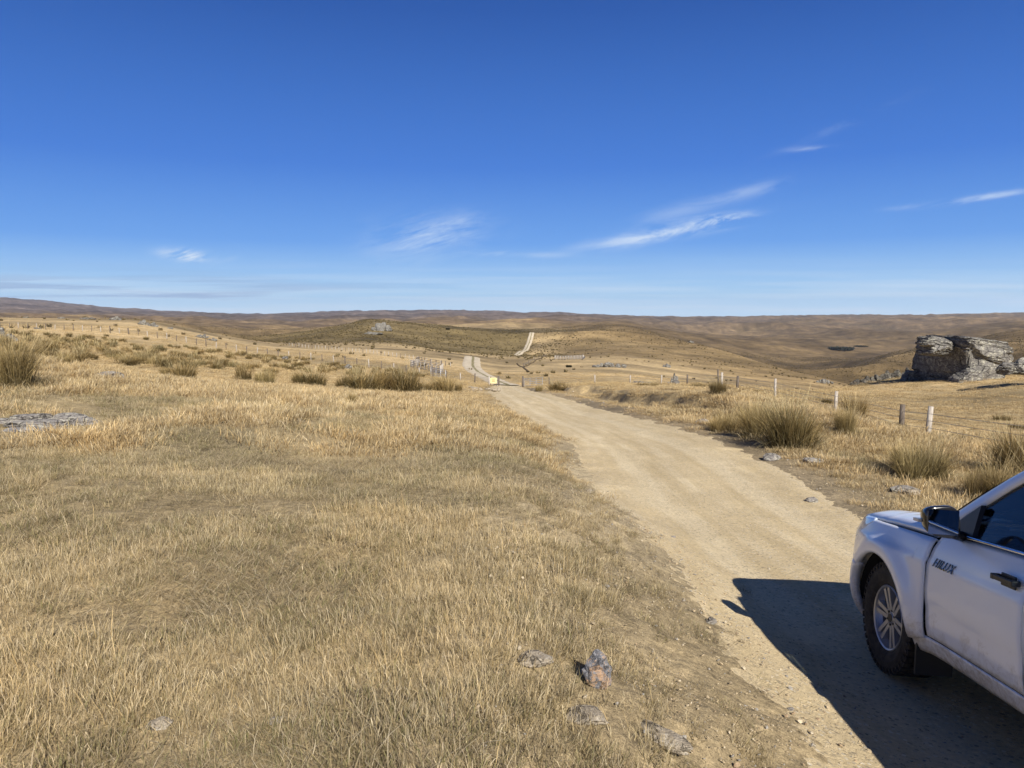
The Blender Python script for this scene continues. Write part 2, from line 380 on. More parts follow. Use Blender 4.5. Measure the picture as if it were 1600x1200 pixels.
bm3 = nt.new('ShaderNodeBump', i_Strength=0.5, i_Distance=3.0); nt.set(bm3.inputs['Height'], nt.math('MULTIPLY', nC, drange(100, 500))); nt.set(bm3.inputs['Normal'], bm2.outputs[0])
nt.set(b.inputs['Normal'], bm3.outputs[0])
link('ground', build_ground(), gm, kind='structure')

# ------------------------------------------------------------------ dirt road
def draped_strip(name, path, mat, nu=22, ragged=0.12, seed=0, lift=0.012, crown=0.0):
    """path rows: x, y, halfwidth; the strip's edges dive under the turf"""
    path = np.array(path, float)
    seg = np.hypot(*np.diff(path[:, :2], axis=0).T); L = np.concatenate([[0], np.cumsum(seg)])
    # sample finely near, coarsely far
    s = [0.0]
    while s[-1] < L[-1]:
        yy = abs(np.interp(s[-1], L, path[:, 1])); s.append(s[-1] + max(0.12, 0.006 * yy))
    s = np.array(s[:-1])
    x = np.interp(s, L, path[:, 0]); y = np.interp(s, L, path[:, 1]); hw = np.interp(s, L, path[:, 2])
    k = 9 if len(s) > 30 else 3
    def sm(a):
        p_ = np.pad(a, k, mode='reflect', reflect_type='odd'); return np.convolve(p_, np.ones(2 * k + 1) / (2 * k + 1), 'valid')
    x, y = sm(x), sm(y)
    tx, ty = np.gradient(x), np.gradient(y); tl = np.hypot(tx, ty); nx, ny = ty / tl, -tx / tl
    u = np.linspace(-1, 1, nu)
    wl = hw + ragged * (fbm(s / 0.9, s * 0, 4, seed, 0.65) * 2.2); wr = hw + ragged * (fbm(s / 0.9, s * 0 + 7, 4, seed + 1, 0.65) * 2.2)
    U = np.where(u[None] < 0, u[None] * wl[:, None], u[None] * wr[:, None])
    X = x[:, None] + nx[:, None] * U; Y = y[:, None] + ny[:, None] * U
    e = np.abs(u)[None] ** 6
    Z = H(X, Y) + (lift + 0.0007 * np.abs(Y)) * (1 - e) - e * (0.05 + 0.001 * np.abs(Y)) + crown
    n, m = X.shape
    i, j = np.meshgrid(np.arange(n - 1), np.arange(m - 1), indexing='ij')
    q = np.stack([i * m + j, i * m + j + 1, (i + 1) * m + j + 1, (i + 1) * m + j], -1).reshape(-1, 4)
    me = np_mesh(name, np.stack([X, Y, Z], -1).reshape(-1, 3), q)
    a = me.attributes.new('across', 'FLOAT', 'POINT'); a.data.foreach_set('value', np.broadcast_to(u[None], X.shape).astype(np.float32).ravel() )
    a = me.attributes.new('along', 'FLOAT', 'POINT'); a.data.foreach_set('value', np.broadcast_to(s[:, None], X.shape).astype(np.float32).ravel())
    me.materials.append(mat)
    return me
rm, nt, b = material('pale_dirt', 0.95, spec=0.12)
geo = nt.new('ShaderNodeNewGeometry'); pos = geo.outputs['Position']
aA = nt.new('ShaderNodeAttribute', attribute_name='across').outputs['Fac']; aL = nt.new('ShaderNodeAttribute', attribute_name='along').outputs['Fac']
cx = nt.new('ShaderNodeCombineXYZ'); nt.set(cx.inputs[0], nt.math('MULTIPLY', aA, 5.0)); nt.set(cx.inputs[1], nt.math('MULTIPLY', aL, 0.16))
st1 = nt.noise(cx.outputs[0], 1.5, 4, 0.55, 0.1)
n1 = nt.noise(pos, 20, 6, 0.8); n2 = nt.noise(pos, 1.1, 5, 0.65); n3 = nt.noise(pos, 90, 2, 0.6)
base = nt.ramp(st1, [(0.30, (.53, .415, .235)), (0.5, (.62, .495, .295)), (0.72, (.70, .58, .375))])
base = nt.mix(nt.math('MULTIPLY', nt.ramp(n2, [(0.42, (0, 0, 0)), (0.7, (1, 1, 1))]), 0.45), base, (.47, .37, .22))
trk = nt.math('ADD', nt.math('ABSOLUTE', nt.math('SUBTRACT', nt.math('ABSOLUTE', nt.math('ADD', aA, .02)), .36)), nt.math('MULTIPLY', nt.math('SUBTRACT', n2, .5), .16))
tkm = nt.new('ShaderNodeMapRange', i_1=.13, i_2=.05); nt.set(tkm.inputs[0], trk)
base = nt.mix(nt.math('MULTIPLY', tkm.outputs[0], .38), base, (.72, .61, .41))
edge = nt.math('POWER', nt.math('ABSOLUTE', aA), 4.0)
base = nt.mix(nt.math('MULTIPLY', edge, 0.55), base, (.47, .37, .23))
sp = nt.ramp(n1, [(0.28, (.40, .37, .34)), (0.42, (.92, .92, .92)), (0.55, (1, 1, 1)), (0.72, (1.35, 1.34, 1.32))])
base = nt.mix(1.0, base, sp, 'MULTIPLY')
vor = nt.new('ShaderNodeTexVoronoi', i_Scale=24.0); nt.set(vor.inputs['Vector'], pos)
stn = nt.math('MULTIPLY', nt.math('LESS_THAN', vor.outputs['Distance'], 0.30), nt.math('GREATER_THAN', n2, 0.42))
vsp = nt.new('ShaderNodeSeparateColor'); nt.set(vsp.inputs[0], vor.outputs['Color'])
stc = nt.ramp(vsp.outputs[0], [(0.0, (.27, .22, .15)), (0.5, (.46, .38, .26)), (1.0, (.70, .63, .49))])
base = nt.mix(nt.math('MULTIPLY', stn, 0.8), base, stc)
vo2 = nt.new('ShaderNodeTexVoronoi', i_Scale=7.0); nt.set(vo2.inputs['Vector'], pos)
st2 = nt.math('LESS_THAN', nt.math('ADD', vo2.outputs['Distance'], nt.math('MULTIPLY', n1, .25)), 0.25)
base = nt.mix(nt.math('MULTIPLY', st2, 0.7), base, (.30, .25, .18))
nt.set(b.inputs['Base Color'], base)
hh = nt.math('ADD', nt.math('MULTIPLY', n1, 0.6), nt.math('ADD', nt.math('MULTIPLY', n3, 0.25), nt.math('MULTIPLY', stn, 0.5)))
bmp = nt.new('ShaderNodeBump', i_Strength=1.0, i_Distance=0.03); nt.set(bmp.inputs['Height'], hh)
b2 = nt.new('ShaderNodeBump', i_Strength=0.5, i_Distance=0.04); nt.set(b2.inputs['Height'], nt.math('ADD', st1, n2)); nt.set(b2.inputs['Normal'], bmp.outputs[0])
nt.set(b.inputs['Normal'], b2.outputs[0])
yy = np.concatenate([np.arange(-14, 40, 1.0), np.arange(40, 107, 4.0)])
link('road', draped_strip('road', [(float(road_c(t)), t, float(road_hw(t)) + 0.25) for t in yy], rm, nu=41, seed=11), rm, kind='structure')
pm, nt, b = material('pale_gravel', 0.95, spec=0.1)
geo = nt.new('ShaderNodeNewGeometry'); aA = nt.new('ShaderNodeAttribute', attribute_name='across').outputs['Fac']
n1 = nt.noise(geo.outputs['Position'], .35, 5, .7)
c = nt.ramp(n1, [(.35, (.42, .345, .235)), (.6, (.58, .50, .37))])
strip_ = nt.math('MULTIPLY', nt.math('LESS_THAN', nt.math('ABSOLUTE', nt.math('ADD', nt.math('SUBTRACT', aA, .12), nt.math('MULTIPLY', nt.math('SUBTRACT', n1, .5), .6))), .13), nt.math('GREATER_THAN', n1, .42))
nt.set(b.inputs['Base Color'], nt.mix(strip_, c, (.22, .19, .09)))
link('road_beyond_gate', draped_strip('road_beyond_gate', [(float(road_c(t)), t, float(road_hw(t)) + 0.3 + .004 * (t - 100)) for t in np.arange(106.5, 331, 4.0)], pm, nu=21, seed=12, lift=.05), pm, kind='structure')
def pxpath(pts): return [((px - 800) / F * Y, Y, hw) for px, Y, hw in pts]
link('road_over_hill', draped_strip('road_over_hill', pxpath([(792, 455, 2.4), (803, 480, 2.6), (815, 560, 2.7), (830, 700, 2.8), (842, 830, 3.0), (852, 990, 3.2)]), pm, nu=9, ragged=0.3, seed=14, lift=0.05), pm, kind='structure')
link('road_far_ridge', draped_strip('road_far_ridge', pxpath([(893, 2000, 4), (925, 2250, 4.0), (955, 2500, 5), (972, 2800, 6)]), pm, nu=7, ragged=0.4, seed=15, lift=2.0), pm, kind='structure')
em, nt, b = material('dark_earth', 0.95, (.12, .088, .05), spec=.1)
link('ditch', draped_strip('ditch', pxpath([(808, 300, .35), (812, 275, .45), (818, 248, .5), (826, 212, .5)]), em, nu=5, ragged=.06, seed=19, lift=.06), em, kind='structure')
link('ditch_by_pens', draped_strip('ditch_by_pens', pxpath([(819, 262, .3), (829, 300, .3), (838, 350, .35), (850, 415, .4)]), em, nu=5, ragged=.06, seed=20, lift=.08), em, kind='structure')

# ------------------------------------------------------------------ plants and grass
RNG = np.random.default_rng(7)
def blades(n, rad, hmin, hmax, width, lean, curl, seg=3, seed=0, base_col=(.10, .075, .035), tip_cols=((.50, .38, .19),), core=0.5, up=0.0, kink=0.0, bend=0.0):
    """n tapered curved ribbons growing from a disc: returns verts, quads, colours"""
    g = np.random.default_rng(seed)
    a = g.uniform(0, 2 * np.pi, n); r = rad * np.sqrt(g.uniform(0, 1, n)) * core ** g.uniform(0, 1, n)
    bx, by = r * np.cos(a), r * np.sin(a)
    L = hmin + (hmax - hmin) * g.beta(2, 2, n)
    out = a + g.normal(0, 0.7, n)
    th0 = np.abs(g.normal(up, lean * 0.55, n)); dth = np.abs(g.normal(curl, curl * 0.5 + 1e-3, n))
    k = seg + 1
    pts = np.zeros((n, k, 3)); pts[:, 0, 0] = bx; pts[:, 0, 1] = by; pts[:, 0, 2] = -0.02
    th = th0.copy(); o = out.copy()
    for s in range(1, k):
        st = L / seg
        pts[:, s, 0] = pts[:, s - 1, 0] + st * np.sin(th) * np.cos(o)
        pts[:, s, 1] = pts[:, s - 1, 1] + st * np.sin(th) * np.sin(o)
        pts[:, s, 2] = pts[:, s - 1, 2] + st * np.cos(th)
        th = th + dth / seg; o = o + g.normal(0, kink, n)
    if bend: pts[:, :, 0] += bend * (pts[:, :, 2] / hmax) ** 2 * g.uniform(.3, 1.6, n)[:, None]; pts[:, :, 2] -= .25 * abs(bend) * (np.maximum(pts[:, :, 2], 0) / hmax) ** 2
    wdir = out + np.pi / 2 + g.normal(0, 0.7, n)
    wv = np.stack([np.cos(wdir), np.sin(wdir), np.zeros(n)], -1)
    t = np.linspace(0, 1, k); wid = width * (1.0 - 0.85 * t ** 1.5)
    w = wid[None, :, None] * wv[:, None, :] * g.uniform(0.6, 1.3, n)[:, None, None] * 0.5
    v = np.stack([pts - w, pts + w], 2).reshape(-1, 3)
    i = np.arange(n)[:, None] * 2 * k + np.arange(seg)[None] * 2
    q = np.stack([i, i + 1, i + 3, i + 2], -1).reshape(-1, 4)
    tips = np.array(tip_cols, float)[g.integers(0, len(tip_cols), n)] * g.uniform(0.5, 1.35, n)[:, None]
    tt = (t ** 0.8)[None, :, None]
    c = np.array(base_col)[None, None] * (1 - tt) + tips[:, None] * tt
    c = np.repeat(c, 2, axis=1).reshape(-1, 3)
    return v, q, c
def merge(parts):
    V, Q, C_, o = [], [], [], 0
    for v, q, c in parts:
        V.append(v); Q.append(q + o); C_.append(c); o += len(v)
    return np.vstack(V), np.vstack(Q), np.vstack(C_)

def blade_material(name, vary, nscale):
    m, nt, b = material(name, 0.75, spec=0.18)
    vc = nt.new('ShaderNodeVertexColor', layer_name='Col')
    geo = nt.new('ShaderNodeNewGeometry')
    n_ = nt.noise(geo.outputs['Position'], nscale, 3, 0.6)
    oi = nt.new('ShaderNodeObjectInfo')
    tint = nt.ramp(n_, vary)
    c = nt.mix(1.0, vc.outputs[0], tint, 'MULTIPLY')
    rv = nt.math('ADD', nt.math('MULTIPLY', oi.outputs['Random'], 0.4), 0.8)
    vm = nt.new('ShaderNodeVectorMath', operation='SCALE'); nt.set(vm.inputs[0], c); nt.set(vm.inputs[3], rv)
    nt.set(b.inputs['Base Color'], vm.outputs[0])
    tr = nt.new('ShaderNodeBsdfTranslucent'); nt.set(tr.inputs[0], vm.outputs[0])
    ms = nt.new('ShaderNodeMixShader', i_0=0.28); nt.l.new(b.outputs[0], ms.inputs[1]); nt.l.new(tr.outputs[0], ms.inputs[2])
    nt.l.new(ms.outputs[0], nt.n['Material Output'].inputs[0])
    return m
grass_mat = blade_material('dry_grass', [(0.28, (1.0, .97, .88)), (0.46, (1.04, 1.0, .94)), (0.60, (1.12, 1.05, .95)), (0.75, (1.18, 1.06, .88))], 0.55)
tus_mat = blade_material('tussock_blades', [(0.3, (.85, .9, .85)), (0.7, (1.15, 1.08, .95))], 0.4)

STRAW = [(.74, .66, .48), (.52, .43, .27), (.60, .51, .33), (.44, .35, .20), (.66, .57, .40), (.36, .31, .18)]
OLD = [(.42, .36, .25), (.54, .48, .36), (.30, .25, .15), (.22, .22, .10)]
GREEN = [(.22, .215, .095), (.30, .275, .13), (.42, .35, .19)]
GOLD = [(.60, .47, .25), (.68, .55, .32), (.52, .39, .20), (.72, .61, .38)]
tcol = bpy.data.collections.new('grass_templates')        # never linked to the scene: only a source of clumps
tmpl = []
def template(name, parts):
    v, q, c = merge(parts); me = np_mesh(name, v, q, smooth=False); add_col(me, c); me.materials.append(grass_mat)
    o = bpy.data.objects.new(name, me); tcol.objects.link(o); tmpl.append(o)
for k in range(4):   # 0-3 short trampled turf with a green base
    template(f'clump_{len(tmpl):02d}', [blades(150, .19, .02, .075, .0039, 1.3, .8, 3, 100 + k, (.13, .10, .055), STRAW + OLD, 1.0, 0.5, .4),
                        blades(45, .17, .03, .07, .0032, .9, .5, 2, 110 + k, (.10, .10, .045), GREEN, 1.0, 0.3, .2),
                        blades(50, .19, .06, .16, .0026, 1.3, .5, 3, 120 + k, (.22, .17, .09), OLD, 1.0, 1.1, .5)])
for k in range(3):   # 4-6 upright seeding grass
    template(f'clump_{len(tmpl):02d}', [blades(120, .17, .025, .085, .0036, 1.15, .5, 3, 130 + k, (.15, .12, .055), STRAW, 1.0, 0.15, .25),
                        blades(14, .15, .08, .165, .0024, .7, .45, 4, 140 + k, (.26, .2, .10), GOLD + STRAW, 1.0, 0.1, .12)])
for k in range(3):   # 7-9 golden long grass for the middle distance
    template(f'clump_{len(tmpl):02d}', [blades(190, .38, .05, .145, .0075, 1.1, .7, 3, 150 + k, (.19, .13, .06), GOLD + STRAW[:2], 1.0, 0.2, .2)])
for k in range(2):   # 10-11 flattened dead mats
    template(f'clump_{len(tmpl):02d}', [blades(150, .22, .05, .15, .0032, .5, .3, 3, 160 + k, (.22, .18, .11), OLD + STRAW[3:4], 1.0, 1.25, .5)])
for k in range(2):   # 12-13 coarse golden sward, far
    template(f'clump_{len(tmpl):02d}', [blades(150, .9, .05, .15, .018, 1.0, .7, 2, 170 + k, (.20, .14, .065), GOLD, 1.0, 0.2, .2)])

def in_road(X, Y, m=0.0): return np.abs(X - road_c(Y)) < road_hw(Y) + m
def scatter(y0, y1, dens, pxa=-140, pxb=1740, seed=0):
    g = np.random.default_rng(seed)
    a0, a1 = (pxa - 800) / F, (pxb - 800) / F
    area = (a1 - a0) * (y1 ** 2 - y0 ** 2) / 2; n = int(area * dens)
    Y = np.sqrt(g.uniform(y0 ** 2, y1 ** 2, n)); X = Y * g.uniform(a0, a1, n)
    return X, Y, g
GX, GY, GI, GS, GR = [], [], [], [], []
def put(X, Y, idx, sc, g):
    GX.append(X); GY.append(Y); GI.append(idx); GS.append(sc); GR.append(g.uniform(0, 6.283, len(X)))
def layer(y0, y1, dens, seed, scale, kinds):
    X, Y, g = scatter(y0, y1, dens, seed=seed)
    u = X - road_c(Y); hw = road_hw(Y)
    edge = np.abs(u) - hw + 0.35 * fbm(X / .5, Y / .5, 3, 91)
    left = u < 0
    keep = edge > np.where(left, -0.05, 0.05)
    # thin, stony shoulder beside the road
    thin = np.where(left, sstep(0, np.where(Y < 12, 1.3, .8), edge), sstep(0.0, 1.6, edge) ** 1.3)
    keep &= g.uniform(0, 1, len(X)) < 0.16 + 0.84 * thin
    bare = fbm(X / 1.1, Y / 1.1, 4, 92, .6)
    keep &= ~((bare > 0.20) & (g.uniform(0, 1, len(X)) < 0.75) & (Y < 25))
    X, Y, edge, left, bare = X[keep], Y[keep], edge[keep], left[keep], bare[keep]
    z1 = fbm(X / 1.6, Y / 1.6, 4, 93) + 0.25 * fbm(X / .35, Y / .35, 2, 94)
    tall = z1 + np.where(left, 0.16 * sstep(9, 20, Y) - .10, 0.18) + 0.10 * (np.abs(X - 0.1) < 0.9) * (Y < 9) + g.uniform(-.18, .18, len(X))
    idx = kinds(tall, bare, g, len(X), Y)
    s = scale * g.uniform(0.7, 1.25, len(X)) * (0.6 + 0.4 * sstep(0, 1.2, edge))
    put(X, Y, idx, s, g)
def k_near(tall, bare, g, n, Y):
    idx = g.integers(0, 4, n)
    idx = np.where(tall > 0.02, g.integers(4, 7, n), idx)
    return np.where((tall < -0.22) | (bare > .2), g.integers(10, 12, n), idx)
def k_mid(tall, bare, g, n, Y):
    idx = np.where(tall > 0.10 - 0.25 * sstep(12, 26, Y), g.integers(7, 10, n), g.integers(4, 7, n))
    return np.where(tall < -0.18, g.integers(0, 4, n), idx)
def k_long(tall, bare, g, n, Y): return g.integers(7, 10, n)
def k_far(tall, bare, g, n, Y): return g.integers(12, 14, n)
layer(1.6, 5.0, 140, 1, 0.95, k_near)
layer(5.0, 10.0, 70, 2, 1.1, k_near)
layer(10, 18, 22, 3, 1.35, k_mid)
layer(18, 32, 8.5, 4, 1.55, k_mid)
layer(18, 50, 3.4, 5, 1.0, k_long)
layer(45, 105, 0.8, 6, 1.0, k_far)
layer(105, 210, 0.14, 8, 1.4, k_far)
# dead litter and sparse tufts over the stony shoulder
for y0, y1, d, sd in ((2.2, 6, 34, 41), (6, 14, 14, 42), (14, 30, 3.0, 43)):
    X, Y, g = scatter(y0, y1, d, 600, 1700, sd); e_ = np.abs(X - road_c(Y)) - road_hw(Y); k = (e_ > -.25) & (e_ < 2.2) & (fbm(X / .5, Y / .5, 3, 44) > -.10)
    k &= g.uniform(0, 1, len(X)) < .35 + .65 * sstep(-.2, 1.0, e_)
    put(X[k], Y[k], np.where(g.uniform(0, 1, k.sum()) < .6, g.integers(10, 12, k.sum()), g.integers(0, 4, k.sum())), g.uniform(.45, .95, k.sum()) * (1 + .04 * y0), g)
# lone tufts on the gravel
X, Y, g = scatter(2.5, 16, 1.2, seed=12); k = in_road(X, Y, .3) & (X < road_c(Y) - road_hw(Y) * .55); put(X[k], Y[k], g.integers(0, 7, k.sum()), g.uniform(.3, .7, k.sum()), g)
GX, GY, GI, GS, GR = map(np.concatenate, (GX, GY, GI, GS, GR))
# keep the big stones showing
STONES_CLEAR = [(0.42, 3.42, .16), (.19, 3.50, .09), (.36, 3.12, .12), (-.22, 13.0, .3), (-7.1, 11.6, .95), (-7.9, 11.2, .6), (-6.4, 11.2, .6), (-7.2, 10.8, .7), (-12.1, 22.6, .6)]
ok = np.ones(len(GX), bool)
for x, y, r in STONES_CLEAR: ok &= (GX - x) ** 2 + (GY - y) ** 2 > r * r
GX, GY, GI, GS, GR = (a[ok] for a in (GX, GY, GI, GS, GR))
print('grass clumps', len(GX))

def instancer(name, X, Y, Z, idx, sc, rz, coll, label, cat, mat, tilt=0.12):
    me = bpy.data.meshes.new(name); n = len(X)
    me.vertices.add(n); me.vertices.foreach_set('co', np.stack([X, Y, Z], -1).astype(np.float32).ravel())
    a = me.attributes.new('idx', 'INT', 'POINT'); a.data.foreach_set('value', idx.astype(np.int32))
    a = me.attributes.new('sc', 'FLOAT', 'POINT'); a.data.foreach_set('value', sc.astype(np.float32))
    g = np.random.default_rng(5); rot = np.stack([g.normal(0, tilt, n), g.normal(0, tilt, n), rz], -1)
    a = me.attributes.new('rot', 'FLOAT_VECTOR', 'POINT'); a.data.foreach_set('vector', rot.astype(np.float32).ravel())
    o = link(name, me, mat, label=label, cat=cat, kind='stuff')
    ng = bpy.data.node_groups.new(name + '_nodes', 'GeometryNodeTree')
    ng.interface.new_socket('Geometry', in_out='INPUT', socket_type='NodeSocketGeometry'); ng.interface.new_socket('Geometry', in_out='OUTPUT', socket_type='NodeSocketGeometry')
    N = ng.nodes.new; gi, go = N('NodeGroupInput'), N('NodeGroupOutput')
    ci = N('GeometryNodeCollectionInfo'); ci.inputs[0].default_value = coll; ci.inputs['Separate Children'].default_value = True; ci.inputs['Reset Children'].default_value = True
    ip = N('GeometryNodeInstanceOnPoints'); ip.inputs['Pick Instance'].default_value = True
    def attr(nm, t):
        q = N('GeometryNodeInputNamedAttribute'); q.data_type = t; q.inputs[0].default_value = nm; return q.outputs[0]
    e2r = N('FunctionNodeEulerToRotation')
    L = ng.links.new
    L(gi.outputs[0], ip.inputs['Points']); L(ci.outputs[0], ip.inputs['Instance']); L(attr('idx', 'INT'), ip.inputs['Instance Index'])
    L(attr('rot', 'FLOAT_VECTOR'), e2r.inputs[0]); L(e2r.outputs[0], ip.inputs['Rotation']); L(attr('sc', 'FLOAT'), ip.inputs['Scale'])
    L(ip.outputs[0], go.inputs[0])
    md = o.modifiers.new('scatter', 'NODES'); md.node_group = ng
    return o
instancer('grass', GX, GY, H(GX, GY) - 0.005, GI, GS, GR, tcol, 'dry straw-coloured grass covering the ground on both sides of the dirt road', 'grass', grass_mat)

# ---- tussocks: each one a plant of its own
def tussock_mesh(k, n, hmin, hmax, w, dark):
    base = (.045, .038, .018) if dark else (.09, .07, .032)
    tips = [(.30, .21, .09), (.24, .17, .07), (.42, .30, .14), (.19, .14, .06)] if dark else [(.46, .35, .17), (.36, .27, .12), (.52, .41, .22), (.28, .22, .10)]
    g = np.random.default_rng(900 + k); P_ = []
    for c in range(4):           # several crowns grown together, each leaning its own way
        m = int(n * g.uniform(.15, .4)); ox, oy = g.normal(0, .17, 2); s = g.uniform(.6, 1.05)
        v, q, co = blades(m, .22, hmin * s, hmax * s, w, .42, g.uniform(.5, 1.1), 5, 300 + k * 7 + c, base, tips, .75, 0.10, .10, g.uniform(-.05, .22))
        v = v + np.array([ox, oy, 0]); P_.append((v, q, co * g.uniform(.85, 1.2)))
    P_.append(blades(n // 3, .40, hmin * .5, hmax * .65, w, .5, .9, 4, 340 + k, base, [(.50, .41, .25), (.42, .34, .19)], .9, 0.85, .2))
    P_.append(blades(n // 14, .26, hmax * .9, hmax * 1.2, w * .8, .35, .6, 5, 380 + k, base, [(.60, .49, .29)], .8, 0.1, .05, .15))
    v, q, c = merge(P_)
    me = np_mesh('tussock', v, q, smooth=False); add_col(me, c); me.materials.append(tus_mat); return me
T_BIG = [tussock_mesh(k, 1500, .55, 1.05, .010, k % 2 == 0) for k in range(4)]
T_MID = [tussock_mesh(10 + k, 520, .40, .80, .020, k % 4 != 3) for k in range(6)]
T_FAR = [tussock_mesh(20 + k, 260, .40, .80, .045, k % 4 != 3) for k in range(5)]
def tussock(px, Y, h, label, meshes, k, rz, wide=1.0, group=None, dx=0):
    """h: wanted height in metres; meshes are about 0.85 m tall at scale one"""
    x, y, z = P(px, Y)
    o = bpy.data.objects.new('tussock', meshes[k % len(meshes)]); COL.objects.link(o)
    s = h / (.74 if meshes is T_BIG else .44)
    if meshes is T_BIG: wide *= .74
    elif group is None: wide *= .72
    o.location = (x + dx, y, z - 0.04); o.scale = (s * wide, s * wide, s); o.rotation_euler = (0, 0, rz)
    o['label'] = label; o['category'] = 'tussock grass'
    if group: o['group'] = group
    return o
big = [
 (25, 16.0, 1.02, 1.15, 1, 'large olive-brown tussock at the left edge of the photo, near the flat rocks', T_BIG),
 (98, 27, .52, 1.3, 1, 'small pale tussock just right of the large tussock at the left edge', T_BIG),
 (1240, 18.6, 1.15, 1.30, 0, 'biggest tussock beside the road, bushy and bending right, in front of the fence', T_BIG),
 (1188, 20.5, .95, 1.15, 1, 'tall tussock growing against the left side of the biggest roadside tussock', T_BIG),
 (1140, 22.5, .60, 1.4, 3, 'low pale straw tussock in front of the pair left of the biggest roadside tussock', T_BIG),
 (1122, 31, .62, 1.25, 2, 'isolated dark round tussock on the golden rise, left of the fence posts', T_BIG),
 (1340, 26.0, .95, 1.1, 2, 'dark tussock behind the second fence post, right of the biggest roadside tussock', T_BIG),
 (1328, 20.5, .78, .85, 1, 'upright slim tussock in front of the dark one by the second fence post', T_BIG),
 (1452, 15.5, .80, 1.35, 3, 'wide golden tussock above the parked truck, below the nearest fence post', T_BIG),
 (1418, 16.6, .55, 1.1, 1, 'short tussock touching the left side of the wide golden one above the truck', T_BIG),
 (1592, 17.0, 1.10, 1.5, 0, 'dark shaggy tussock at the right edge of the photo above the truck roof', T_BIG),
 (1566, 13.2, .70, 1.1, 3, 'golden tussock directly behind the truck windscreen pillar', T_BIG),
 (1655, 13.0, .85, 1.2, 1, 'golden tussock just past the right edge of the photo behind the truck cab', T_BIG),
 (632, 38, 1.00, 1.05, 0, 'tallest dark tussock in the row left of the road, near the middle of the photo', T_MID),
 (600, 38, .78, 1.2, 1, 'dark tussock close on the left of the tallest one in the middle row', T_MID),
 (565, 37, .82, 1.25, 2, 'broad brown tussock second to the left of the tallest one in the middle row', T_MID),
 (540, 40, .60, 1.1, 4, 'small pale tussock at the left of the broad brown one in the middle row', T_MID),
 (690, 50, .85, 1.35, 3, 'wide low dark tussock near the gate, right part of the middle row', T_MID),
 (715, 52, .55, .8, 0, 'tiny dark tussock at the right end of the middle row, by the gate', T_MID),
 (664, 48, .5, 1.2, 2, 'low brown tussock between the tallest and the wide low dark ones', T_MID),
 (487, 40, .62, 1.6, 5, 'wide straw tussock standing alone between the two tussock rows', T_MID),
 (462, 41, .5, 1.1, 1, 'small dark tussock against the left of the wide straw one', T_MID),
 (412, 37, .56, 1.2, 3, 'spiky dark tussock in the front row left of centre', T_MID),
 (288, 34, .58, 1.3, 0, 'dark tussock with upright stems in the front row of the left slope', T_MID),
 (272, 35, .5, 1.1, 2, 'brown tussock leaning on the dark upright one in the front row', T_MID),
 (375, 39, .5, 1.1, 4, 'pale brown tussock between the two dark ones of the front row', T_MID),
 (240, 50, .62, 1.0, 3, 'round dark tussock in the middle of the left slope', T_MID),
 (548, 21, .34, .9, 5, 'small faded tuft in the open grass left of the road', T_BIG),
 (868, 66, .80, 1.5, 1, 'olive tussock at the road bend right of the open gate', T_MID),
 (842, 70, .50, .9, 3, 'small olive tussock under the swung-open gate', T_MID),
 (890, 62, .45, 1.5, 4, 'pale low tussock on the roadside rise right of the gate', T_MID),
 (1205, 21.5, .45, 1.0, 3, 'short straw tuft at the foot of the biggest roadside tussock', T_BIG),
]
for i, (px, Y, h, w, k, lab, ms) in enumerate(big): tussock(px, Y, h, lab, ms, k, i * 1.7, w)
# the crowd on the left slope
g = np.random.default_rng(33); n = 0; tries = 0; taken = []
while n < 240 and tries < 20000:
    tries += 1
    Y = 30 * (125 / 30) ** g.uniform(0, 1); px = g.uniform(-30, 730)
    X = (px - 800) / F * Y
    py = HZ + F * float(table(np.array(px), np.array(Y)))
    top = np.interp(px, [0, 60, 150, 300, 450, 600, 730], [517, 519, 521, 531, 553, 578, 594]); bot = np.interp(px, [0, 60, 140, 250, 300, 520, 640, 730], [545, 560, 572, 590, 592, 606, 608, 600])
    if not (top < py < bot) or (px > 250 and py > bot - 16): continue
    dens = 1.0 if px > 60 else .5
    if float(fbm(X / 9., Y / 9., 3, 55)) < -0.16 or g.uniform() > dens: continue
    if any((X - a) ** 2 + (Y - b_) ** 2 < 3.2 for a, b_ in taken): continue
    if px > 700 and Y > 60: continue
    taken.append((X, Y)); n += 1
    far = Y > 62
    tussock(px, Y, g.uniform(.30, .56), 'brown tussock among the many scattered over the slope below the left fence' , T_FAR if far else T_MID, int(g.integers(0, 30)), g.uniform(0, 6.28), g.uniform(.95, 1.35), 'tussocks crowding the left slope')
g = np.random.default_rng(35); n = 0
while n < 14:
    Y = g.uniform(24, 58); px = g.uniform(900, 1640); X = (px - 800) / F * Y
    if X < road_c(Y) + road_hw(Y) + 4: continue
    n += 1
    tussock(px, Y, g.uniform(.18, .32), 'low faded tuft in the golden grass right of the road', T_MID, 5, g.uniform(0, 6.28), 1.3, 'low tufts in the golden grass on the right')

